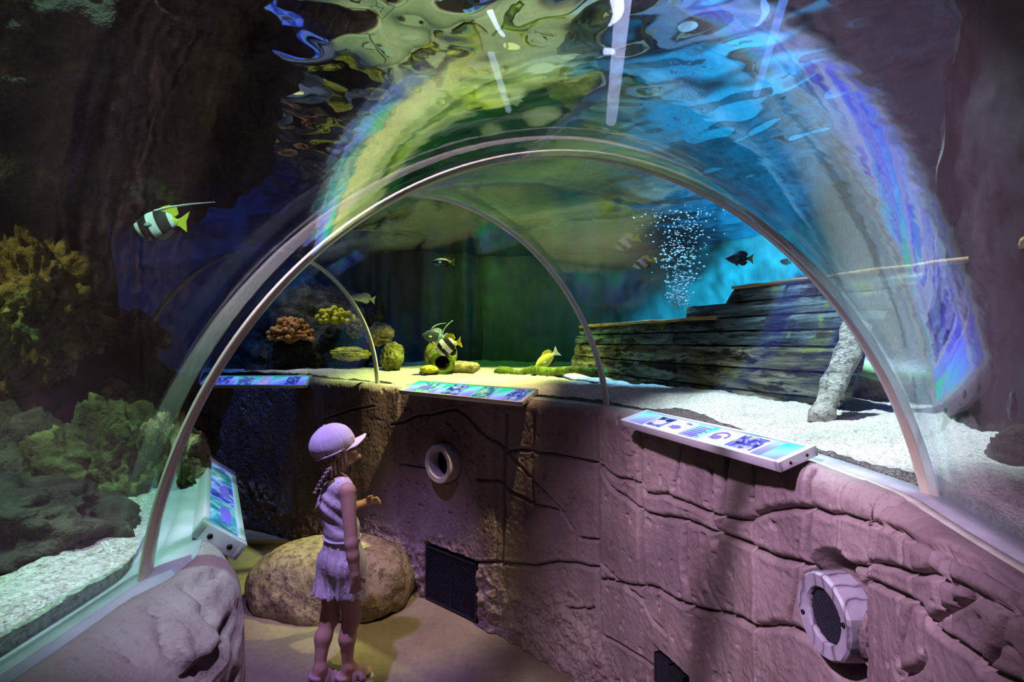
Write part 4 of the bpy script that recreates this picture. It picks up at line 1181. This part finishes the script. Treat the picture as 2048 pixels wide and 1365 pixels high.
def fish(name, label, pos, length, heading, pitch, roll, body, tailm, finm, depth=0.62, filament=None, filpts=None):
    t = thing(name, label, 'fish', pos, (Matrix.Rotation(heading, 4, 'Z') @ Matrix.Rotation(-pitch, 4, 'Y') @ Matrix.Rotation(roll, 4, 'X')).to_3x3())
    t.scale = (length,)*3
    # body: x forward from -0.36 to 0.5
    xs = np.linspace(-0.36, 0.5, 34); q = (xs+0.36)/0.86
    prof = np.interp(q, [0, 0.06, 0.18, 0.38, 0.58, 0.76, 0.88, 0.95, 1], [0.10, 0.12, 0.34, 0.47, 0.50, 0.40, 0.20, 0.10, 0.03])*depth*2*0.5
    prof = np.convolve(np.pad(prof, 2, 'edge'), np.ones(5)/5, 'valid')
    wid = np.interp(q, [0, 0.1, 0.4, 0.65, 0.85, 1], [0.022, 0.035, 0.085, 0.10, 0.065, 0.012])
    a = np.linspace(0, 2*PI, 24, endpoint=False)
    P = np.stack([np.repeat(xs[:, None], 24, 1), wid[:, None]*np.cos(a)[None], prof[:, None]*np.sin(a)[None]-0.02*q[:, None]], -1)
    V = np.concatenate([P.reshape(-1, 3), [[-0.362, 0, 0], [0.506, 0, -0.02]]])
    Q = grid_faces(34, 24, wrap_v=True)
    me = mesh_np('body', V[:-2], Q)
    bm = bmesh.new(); bm.from_mesh(me); bmesh.ops.holes_fill(bm, edges=bm.edges); bmesh.ops.recalc_face_normals(bm, faces=bm.faces); bm.to_mesh(me); bm.free()
    me.polygons.foreach_set('use_smooth', np.ones(len(me.polygons), bool))
    link('body', me, M[body], t)
    MB().prism([(-0.33, 0.06), (-0.40, 0.08), (-0.54, 0.19), (-0.52, 0.06), (-0.50, 0.0), (-0.52, -0.07), (-0.54, -0.20), (-0.40, -0.08), (-0.33, -0.06)], -0.008, 0.008).build('tail_fin', M[tailm], t, smooth=False)
    d = depth
    MB().prism([(0.10, 0.46*d), (-0.02, 0.62*d), (-0.14, 0.66*d), (-0.28, 0.56*d), (-0.34, 0.30*d), (-0.27, 0.20*d), (-0.10, 0.38*d)], -0.009, 0.009).build('dorsal_fin', M[finm], t, smooth=False)
    MB().prism([(0.0, -0.45*d), (-0.10, -0.62*d), (-0.22, -0.60*d), (-0.32, -0.34*d), (-0.26, -0.24*d), (-0.10, -0.40*d)], -0.009, 0.009).build('anal_fin', M[finm if finm != 'yfin' else 'bfin'], t, smooth=False)
    MB().prism([(0.18, -0.40*d), (0.10, -0.44*d), (0.02, -0.66*d), (0.10, -0.60*d)], -0.03, -0.018).prism([(0.18, -0.40*d), (0.10, -0.44*d), (0.02, -0.66*d), (0.10, -0.60*d)], 0.018, 0.03).build('pelvic_fin', M['bfin'], t, smooth=False)
    for s in (-1, 1):
        MB().sphere((0.365, s*0.052, 0.05*d), (0.026, 0.012, 0.026), 2).build('eye', M['eye'], t)
    mt = Matrix.Translation((0.16, 0.09, -0.04)) @ Matrix.Rotation(0.5, 4, 'Z')
    MB().sphere((0.12, -0.095, -0.05), (0.075, 0.012, 0.04), 2).sphere((0.12, 0.095, -0.05), (0.075, 0.012, 0.04), 2).build('pectoral_fin', M['gfin'], t)
    if filament:
        pts = [Vector(p) for p in filpts]; n = 14; out = []
        for k in range(n+1):
            u = k/n; out.append(pts[0]*(1-u)**2+pts[1]*2*u*(1-u)+pts[2]*u*u)
        MB().tube(out, [0.026*(1-k/n)+0.006 for k in range(n+1)], 6).build('dorsal_filament', M[filament], t)
    return t
fish('bannerfish', 'striped bannerfish trailing a long thin filament in the dark left tank', at(318, 448, 0.98), 0.112, PI-0.1, -0.05, 0.25, 'idol', 'yfin', 'yfin', 0.52, 'wfin', [(0.12, 0, 0.24), (-0.2, 0, 0.34), (-0.98, 0, 0.33)])
fish('bannerfish', 'black and white bannerfish with raised filament above the clay jar', at(895, 692, 3.5), 0.20, PI-0.35, -0.25, 0.1, 'bannerfish', 'yfin', 'yfin', 0.62, 'wfin', [(0.12, 0, 0.28), (0.16, 0, 0.62), (-0.36, 0, 0.80)])
fish('bannerfish', 'bluish grey bannerfish half hidden behind the one above the jar', at(868, 672, 3.9), 0.19, PI-0.1, 0.1, 0.0, 'darkbutter', 'gfin', 'gfin', 0.5, 'gfin', [(0.12, 0, 0.24), (0.0, 0, 0.5), (-0.45, 0, 0.55)])
fish('surgeonfish', 'yellow fish nosing down to the sand beside the mossy timber', at(1092, 720, 3.7), 0.21, PI+0.25, -0.60, 0.0, 'tang', 'wfin', 'yfin', 0.42)
fish('small_fish', 'small black and yellow fish under the far panel reflection', at(885, 524, 3.3), 0.145, PI+0.1, 0.0, 0.0, 'damsel', 'yfin', 'yfin', 0.34)
fish('pale_fish', 'pale bluish fish next to the third seam', at(725, 596, 4.2), 0.19, PI+0.3, 0.15, 0.0, 'palefish', 'wfin', 'wfin', 0.36)
fish('striped_fish', 'upper of the two striped fish left of the bubbles', at(1253, 486, 2.7), 0.135, PI-0.25, -0.35, 0.1, 'bannerfish', 'yfin', 'yfin', 0.5)
fish('striped_fish', 'lower of the two striped fish left of the bubbles', at(1287, 526, 2.9), 0.125, PI-0.2, -0.3, 0.1, 'bannerfish', 'yfin', 'yfin', 0.48)
fish('damselfish', 'dark blue fish swimming in the blue glow right of the bubbles', at(1478, 517, 2.9), 0.155, PI+0.05, 0.02, 0.0, 'damsel', 'yfin', 'bfin', 0.42)
fish('small_fish', 'tiny faint fish with a yellow tail above the wreck rail', at(1570, 524, 3.6), 0.09, PI+0.2, 0.05, 0.0, 'palefish', 'yfin', 'gfin', 0.40)
fish('butterflyfish', 'dark fish with a curved filament at the right edge', at(2026, 815, 1.02), 0.075, PI+0.7, 0.0, 0.0, 'darkbutter', 'gfin', 'bfin', 0.7, 'gfin', [(0.12, 0, 0.3), (0.3, 0, 0.5), (0.75, 0, 0.30)])

# ------------------------------------------------------------------ rock seat by the corner
def seat():
    f = Field((-1.72, 2.75, -0.02), (-0.52, 3.62, 0.46), 0.011)
    f.ell((-1.12, 3.22, 0.08), (0.50, 0.34, 0.30), 0.05)
    f.ell((-0.86, 3.12, 0.12), (0.24, 0.24, 0.26), 0.05)
    f.ell((-1.42, 3.20, 0.10), (0.20, 0.24, 0.20), 0.05)
    f.cut(lambda X, Y, Z: Z-0.335-0.10*np.clip(X+1.1, -1, 1)*0.3-0.02*noise2(X*5, Y*5, 3, 2))
    f.cut(lambda X, Y, Z: -Z)
    f.add(lambda X, Y, Z: 0.018*fbm(np.stack([X, Y, Z], -1)*7, 4, 5)*np.clip((0.33-Z)/0.06, 0.15, 1))
    o = link('flat_boulder', f.mesh('flat_boulder', 1), M['seatrock'])
    return tag(o, 'low flat-topped tan boulder seat at the foot of the curb behind the child', 'rock')
M['seatrock'] = reef_rock_material('seat_rock', (0.20, 0.15, 0.10), (0.34, 0.27, 0.18), (0.42, 0.34, 0.22), 6)
seat()

# ------------------------------------------------------------------ the child
def cloth_material(name, base, dots):
    t = NT(name)
    v = t.n('TexVoronoi'); v.inputs['Scale'].default_value = 46; t.l(t.obj(), v.inputs['Vector'])
    d = t.ramp(v.outputs['Distance'], [(0.22, (1, 1, 1)), (0.32, (0, 0, 0))])
    k = t.math('MULTIPLY', d, t.ramp(t.noise(12, 2), [(0.45, (0, 0, 0)), (0.55, (0.75,)*3)]))
    c = t.mix(k, base, dots)
    w = t.noise(16, 4, 0.6, vec=t.mapping((1.6, 1.6, 0.55)), dist=0.8)
    t.bsdf(c, 0.85, 0.15, bump=t.math('ADD', w, t.math('MULTIPLY', t.noise(260, 2), 0.06)), bstr=0.7, bdist=0.02); return t.m
M['romper'] = cloth_material('printed_cotton', (0.80, 0.76, 0.80), (0.52, 0.36, 0.46))
M['cap'] = flat('cap_cloth', (0.74, 0.72, 0.84), 0.85, 0.15, nscale=40, var=0.05, bstr=0.4)
def hair_material():
    t = NT('blond_hair'); g = t.noise(30, 4, 0.6, vec=t.mapping((3, 3, 0.3)))
    c = t.ramp(g, [(0.35, (0.16, 0.10, 0.05)), (0.65, (0.50, 0.37, 0.20))])
    t.bsdf(c, 0.45, 0.4, bump=g, bstr=0.8, bdist=0.01); return t.m
M['hair'] = hair_material()
M['scrunch'] = flat('beads_pale', (0.78, 0.76, 0.88), 0.4, 0.4)
M['sole'] = flat('sandal_sole', (0.62, 0.58, 0.52), 0.7, 0.2)
M['strap'] = flat('sandal_strap', (0.48, 0.36, 0.40), 0.7, 0.2)
def rotm(phi, pitch=0.0, roll=0.0):
    """columns: right, forward, up for someone facing phi degrees to the right of +Y"""
    R = Matrix.Rotation(-math.radians(phi), 3, 'Z') @ Matrix.Rotation(math.radians(pitch), 3, 'X') @ Matrix.Rotation(math.radians(roll), 3, 'Y')
    return np.array([[R[i][j] for j in range(3)] for i in range(3)])
def child():
    O = Vector((-0.7926, 2.43, 0.0))
    t = thing('person', 'small child in a pale cap and sleeveless romper walking away beside the dark curb', 'person', O)
    BR = rotm(47); HR = rotm(66, 16)
    def b(p, o=(0, 0, 0)):           # body frame offset: right, forward, up
        return np.array(p)+BR @ np.array(o)
    hc = np.array((-0.052, 0.02, 1.092))
    def h(o): return hc+HR @ np.array(o)
    f = Field((-0.22, -0.22, -0.005), (0.20, 0.36, 1.23), 0.0042)
    # torso
    chest = np.array((-0.040, 0.012, 0.83)); waist = np.array((-0.014, 0.0, 0.67)); hips = np.array((-0.014, 0.0, 0.55))
    f.ell(chest, (0.092, 0.068, 0.115), 0.02, BR); f.ell(waist, (0.082, 0.066, 0.10), 0.05, BR); f.ell(hips, (0.092, 0.078, 0.09), 0.05, BR)
    sr = np.array((0.030, -0.066, 0.912)); sl = np.array((-0.112, 0.086, 0.912))
    f.cone(sr, sl, 0.034, 0.034, 0.04); f.ell((sr+sl)/2+np.array((0, 0, 0.03)), (0.06, 0.045, 0.03), 0.03, BR)
    # neck, head
    f.cone((-0.048, 0.008, 0.93), hc+np.array((0, 0, -0.06)), 0.032, 0.034, 0.025)
    f.ell(hc, (0.072, 0.088, 0.098), 0.02, HR)
    f.ell(h((0, 0.050, -0.055)), (0.050, 0.040, 0.045), 0.03, HR)        # jaw
    f.ell(h((0, 0.088, -0.082)), (0.016, 0.012, 0.013), 0.015, HR)       # chin
    f.cone(h((0, 0.088, 0.002)), h((0, 0.104, -0.022)), 0.007, 0.0105, 0.010)   # nose
    f.ell(h((0, 0.092, -0.046)), (0.020, 0.010, 0.006), 0.006, HR); f.ell(h((0, 0.092, -0.056)), (0.017, 0.010, 0.006), 0.005, HR)
    for s in (-1, 1):
        f.ell(h((s*0.038, 0.066, -0.034)), (0.024, 0.020, 0.022), 0.02, HR)     # cheek
        f.ell(h((s*0.030, 0.082, 0.010)), (0.013, 0.010, 0.009), 0.004, HR, sub=False)
        f.cone(h((s*0.046, 0.078, 0.026)), h((s*0.014, 0.090, 0.028)), 0.006, 0.006, 0.008)
        f.ell(h((s*0.074, 0.000, -0.014)), (0.010, 0.016, 0.026), 0.008, HR)    # ear
    # right arm, hanging
    el = np.array((0.070, -0.128, 0.690)); wr = np.array((0.092, -0.142, 0.556))
    f.cone(sr+np.array((0.006, -0.006, -0.01)), el, 0.036, 0.027, 0.02); f.cone(el, el*0.6+wr*0.4, 0.028, 0.0275, 0.015); f.cone(el*0.6+wr*0.4, wr, 0.0275, 0.019, 0.012)
    fw = BR[:, 1]; rt = BR[:, 0]; dn = np.array((0, 0, -1.0))
    def hand(w, along, across, palmn, k=1.0, curl=0.5, thumb=1):
        along = along/np.linalg.norm(along); across = across-along*across.dot(along); across /= np.linalg.norm(across); palmn = np.cross(along, across)*thumb
        c = w+along*0.030*k
        f.ell(c, (0.024*k, 0.032*k, 0.013*k), 0.010, np.stack([across, along, palmn], -1))
        f.cone(w, c, 0.018*k, 0.016*k, 0.010)
        for i, (o, L) in enumerate(((0.019, 0.040), (0.0065, 0.046), (-0.0065, 0.043), (-0.019, 0.034))):
            L *= k; p0 = c+along*0.024*k+across*o*k
            d1 = along*math.cos(curl*0.5)+palmn*math.sin(curl*0.5)+across*o*5
            d2 = along*math.cos(curl*1.3)+palmn*math.sin(curl*1.3)+across*o*3
            d3 = along*math.cos(curl*2.0)+palmn*math.sin(curl*2.0)
            p1 = p0+d1*L*0.45; p2 = p1+d2*L*0.33; p3 = p2+d3*L*0.24
            r = 0.0068*k
            f.cone(p0-along*0.012, p1, r*1.05, r, 0.004); f.cone(p1, p2, r, r*0.92, 0.002); f.cone(p2, p3, r*0.92, r*0.8, 0.002)
        p0 = w+along*0.016*k+across*0.016*k
        p1 = p0+(along*0.6+across*0.8)*0.026*k; p2 = p1+(along*0.92+across*0.25+palmn*0.3)*0.022*k
        f.cone(p0, p1, 0.010*k, 0.0082*k, 0.006); f.cone(p1, p2, 0.0082*k, 0.0068*k, 0.002)
    hand(wr, np.array((0.02, 0.05, -1.0)), fw*0.95+np.array((0.05, -0.05, 0)), None, 1.0, 0.40, -1)
    # left arm, reaching forward past the body
    el2 = np.array((-0.090, 0.180, 0.735)); wr2 = np.array((0.030, 0.235, 0.758))
    f.cone(sl, el2, 0.035, 0.026, 0.02); f.cone(el2, wr2, 0.027, 0.019, 0.015)
    hand(wr2, np.array((0.92, 0.10, 0.25)), np.array((0.1, -0.5, 0.8)), None, 0.92, 0.75, 1)
    # legs
    hr = np.array((0.030, -0.035, 0.50)); kr = np.array((0.034, -0.018, 0.292)); ar = np.array((0.022, -0.030, 0.072))
    hl = np.array((-0.062, 0.030, 0.50)); kl = np.array((-0.070, -0.005, 0.292)); al = np.array((-0.090, -0.085, 0.098))
    for (hp, kn, an, bk) in ((hr, kr, ar, -fw), (hl, kl, al, -fw)):
        f.cone(hp, kn, 0.060, 0.038, 0.03); f.ell(kn-bk*0.003, (0.033, 0.035, 0.04), 0.03, BR)
        m = kn*0.62+an*0.38+bk*0.012
        f.cone(kn, m, 0.035, 0.0375, 0.02); f.cone(m, an, 0.0365, 0.0225, 0.02)
    def foot(an, d, toe_drop):
        d = np.array(d, float); d /= np.linalg.norm(d)
        heel = an-d*0.022+np.array((0, 0, -0.048)); toe = an+d*0.115+np.array((0, 0, -0.056+toe_drop))
        f.cone(an, heel, 0.0235, 0.022, 0.02); ball = heel*0.35+toe*0.65+np.array((0, 0, 0.004))
        f.cone(heel, ball, 0.022, 0.027, 0.02); f.cone(an+d*0.01, ball, 0.022, 0.020, 0.025)
        sd = np.cross(d, (0, 0, 1))
        for i, o in enumerate((-0.022, -0.010, 0.002, 0.012, 0.022)):
            f.cone(ball+sd*o*0.9, ball+sd*o+(toe-ball)*(1.0-0.08*i), 0.010, 0.0075, 0.006)
        return heel, ball, toe, d, sd
    fr = foot(ar, fw+rt*0.15, 0.0); fl = foot(al, fw*0.92-rt*0.12+np.array((0, 0, -0.28)), -0.004)
    link('body', f.mesh('body', 1), M['skin'], t)
    # romper
    g = Field((-0.22, -0.20, 0.36), (0.18, 0.24, 1.0), 0.0048)
    g.ell(chest, (0.108, 0.083, 0.125), 0.02, BR)
    g.cone(sr+np.array((-0.022, 0.022, 0.004)), sl+np.array((0.02, -0.02, 0.004)), 0.040, 0.040, 0.03)
    g.ell((sr+sl)/2+np.array((0, 0, 0.0)), (0.085, 0.055, 0.045), 0.03, BR)
    g.ell(waist+np.array((0, 0, 0.02)), (0.096, 0.080, 0.10), 0.04, BR)
    g.ell(hips+np.array((0, 0, 0.02)), (0.112, 0.096, 0.10), 0.04, BR)
    g.cone(hr+np.array((0.002, -0.004, 0.03)), kr+np.array((0.006, -0.004, 0.085)), 0.072, 0.084, 0.05)
    g.cone(hl+np.array((-0.002, 0.0, 0.03)), kl+np.array((-0.006, -0.004, 0.085)), 0.072, 0.080, 0.05)
    def hem(X, Y, Z):
        return (0.408+0.006*np.sin(X*38)+0.004*np.sin(Y*50)+0.012*np.exp(-((X+0.018)/0.012)**2))-Z
    g.cut(hem)
    def folds(X, Y, Z):
        th = np.arctan2(Y-0.0, X+0.014)
        k = np.clip((0.70-Z)/0.08, 0, 1)
        a = 0.0024*(np.sin(th*13+3*np.sin(Z*9))+0.7*np.sin(th*23+5*np.sin(Z*13+1)))*k
        w = 0.006*np.exp(-((Z-0.672-0.01*np.sin(th*2))/0.012)**2)         # gathered waist
        d = (Z-0.80)+0.55*(X+0.03)
        c = 0.0040*np.sin(d*95)*np.exp(-(d/0.09)**2)*np.clip((Z-0.68)/0.03, 0, 1)
        return a+w+c
    g.add(folds)
    # leg openings and neckline
    g.cone(kr+np.array((0.003, -0.004, 0.06)), kr*0.3+hr*0.7, 0.060, 0.05, 0.0, sub=True)
    g.cone(kl+np.array((-0.003, -0.002, 0.06)), kl*0.3+hl*0.7, 0.058, 0.05, 0.0, sub=True)
    g.ell((-0.048, 0.006, 0.972), (0.050, 0.045, 0.040), 0.0, BR, sub=True)
    ro = link('romper', g.mesh('romper', 1), M['romper'], t)
    bk = -fw
    pts = [np.array((-0.052, 0.0, 0.925))+bk*(0.050+0.040*k/6)+np.array((0.0, 0, -0.018*k)) for k in range(7)]
    MB().tube(pts, 0.004, 6).build('back_placket', M['romper'], ro)
    wa = [np.array((-0.014, 0.0, 0.672))+BR[:, 0]*0.0965*math.cos(q)+BR[:, 1]*0.080*math.sin(q) for q in np.linspace(0, 2*PI, 40)]
    MB().tube(wa, 0.0055, 6).build('waistband', M['romper'], ro)
    # cap
    c = Field((-0.22, -0.14, 1.0), (0.16, 0.20, 1.25), 0.0036)
    CR = rotm(66, 22)
    cc = hc+HR @ np.array((0, -0.010, 0.022))
    c.ell(cc, (0.088, 0.106, 0.094), 0.0, CR)
    n_up = CR[:, 2]
    def under(X, Y, Z):
        return -((X-cc[0])*n_up[0]+(Y-cc[1])*n_up[1]+(Z-cc[2])*n_up[2]+0.034)
    c.cut(under)
    c.ell(cc-n_up*0.04, (0.080, 0.098, 0.085), 0.0, CR, sub=True)
    def seams(X, Y, Z):
        px = (X-cc[0])*CR[0, 0]+(Y-cc[1])*CR[1, 0]+(Z-cc[2])*CR[2, 0]
        py = (X-cc[0])*CR[0, 1]+(Y-cc[1])*CR[1, 1]+(Z-cc[2])*CR[2, 1]
        return 0.0022*np.exp(-((np.abs(np.sin(3*np.arctan2(px, py))))/0.10)**2)+0.0015*noise2(X*30, Z*30, 4, 2)
    c.add(seams)
    cap = link('cap', c.mesh('cap', 1), M['cap'], t)
    # brim: a curved slab
    V = []; nu, nv = 22, 12
    for k, off in enumerate((0.0, -0.005)):
        for i in range(nu):
            a = -1.05+2.1*i/(nu-1)
            for j in range(nv):
                r = j/(nv-1)
                x = math.sin(a)*(0.084); y = math.cos(a)*0.098
                L = 0.070*math.cos(a*0.95)**0.6*r
                zz = -0.030-0.016*(x/0.08)**2+0.006*r-0.010*r*r*(x/0.08)**2
                V.append((cc+CR @ np.array((x*(1-0.10*r), y+L-0.008, zz+off))))
    nn = nu*nv; Q = grid_faces(nu, nv); Q2 = Q[:, ::-1]+nn
    edge = [i*nv for i in range(nu)]+[(nu-1)*nv+j for j in range(1, nv)]+[i*nv+nv-1 for i in range(nu-2, -1, -1)]+[j for j in range(nv-2, 0, -1)]
    E = [[edge[k], edge[k]+nn, edge[(k+1) % len(edge)]+nn, edge[(k+1) % len(edge)]] for k in range(len(edge))]
    link('brim', mesh_np('brim', np.array(V), np.concatenate([Q, Q2, np.array(E)])), M['cap'], cap)
    MB().sphere(cc+n_up*0.094, (0.008, 0.008, 0.005), 2).build('button', M['cap'], cap)
    MB().tube([cc+CR @ np.array((0.082*math.sin(q), 0.100*math.cos(q), -0.033)) for q in np.linspace(1.3, 2*PI-1.3, 30)], 0.005, 6).build('cap_band', M['cap'], cap)
    # hair
    q = Field((-0.20, -0.14, 0.86), (0.10, 0.16, 1.20), 0.0036)
    q.ell(h((0, -0.014, -0.004)), (0.080, 0.092, 0.098), 0.0, HR)
    q.cut(lambda X, Y, Z: (X-hc[0])*HR[0, 1]+(Y-hc[1])*HR[1, 1]+(Z-hc[2])*HR[2, 1]-0.036-0.012*np.sin(Z*60))
    q.cut(lambda X, Y, Z: ((X-cc[0])*n_up[0]+(Y-cc[1])*n_up[1]+(Z-cc[2])*n_up[2])-0.0)
    for s in (-1, 1):
        for k in range(5):
            a0 = h((s*(0.072-0.002*k), 0.026-0.016*k, -0.010)); a1 = h((s*(0.068-0.003*k), 0.026-0.020*k, -0.080-0.006*k))+np.array((0, 0, -0.01))
            q.cone(a0, a1, 0.013, 0.008, 0.006)
    q.ell(h((0, -0.062, -0.070)), (0.050, 0.030, 0.050), 0.02, HR)
    q.add(lambda X, Y, Z: 0.0022*noise2(X*90+Y*90, Z*8, 9, 2))
    hair = link('hair', q.mesh('hair', 1), M['hair'], t)
    # plait across the nape to the left shoulder, with pale ties
    p0 = np.array((-0.050, -0.060, 1.005)); p1 = np.array((-0.085, -0.062, 0.950)); p2 = np.array((-0.128, -0.020, 0.885))
    mb = MB(); ties = MB(); n = 13
    for k in range(n):
        u = k/(n-1); p = p0*(1-u)**2+p1*2*u*(1-u)+p2*u*u
        s = 1 if k % 2 else -1
        mb.sphere(p+np.array((0.006*s, 0, 0.004*s)), (0.013-0.004*u, 0.012-0.003*u, 0.012-0.003*u), 2)
        if k % 2 == 0:
            ties.tube([p+np.array((-0.012, -0.013, 0.004)), p+np.array((0.0, -0.016, 0.010)), p+np.array((0.012, -0.012, 0.014))], 0.0030, 6)
    mb.build('plait', M['hair'], hair); ties.build('plait_ties', M['scrunch'], hair)
    # sandals
    for (heel, ball, toe, d, sd) in (fr, fl):
        up = np.cross(sd, toe-heel); up /= np.linalg.norm(up)
        if up[2] < 0: up = -up
        V = []; m = 26
        ax = (toe-heel); L = np.linalg.norm(ax); ax = ax/L
        out = []
        for k in range(m):
            a = 2*PI*k/m; x = math.cos(a); y = math.sin(a)
            w = 0.029+0.007*x
            out.append((heel+ax*(L*0.52)+ax*x*(L*0.5+0.026)+sd*y*w))
        rows = [[o-up*0.031 for o in out], [o-up*0.019 for o in out]]
        bm = bmesh.new()
        A = [bm.verts.new(v) for v in rows[0]]; B = [bm.verts.new(v) for v in rows[1]]
        bm.faces.new(A[::-1]); bm.faces.new(B)
        for k in range(m): bm.faces.new((A[k], A[(k+1) % m], B[(k+1) % m], B[k]))
        mb = MB(); mb.bm.free(); mb.bm = bm
        sa = mb.build('sandal', M['sole'], t, smooth=False)
        st = MB()
        def arch(c, w, hgt, r):
            pts = [c+sd*w*math.cos(a)+up*(hgt*math.sin(a)-0.020) for a in np.linspace(0, PI, 14)]
            st.tube(pts, r, 6)
        for dd in (0.0, 0.010, 0.020): arch(ball-ax*(dd-0.004), 0.034, 0.050, 0.006)
        for dd in (0.0, 0.008): arch(heel+ax*(0.040+dd), 0.030, 0.072, 0.0055)
        pts = [heel-ax*0.020*math.cos(a)*1.3+sd*0.030*math.sin(a)+up*(0.012) for a in np.linspace(-1.7, 1.7, 14)]
        st.tube(pts, 0.010, 6)
        st.build('strap', M['strap'], sa)
child()
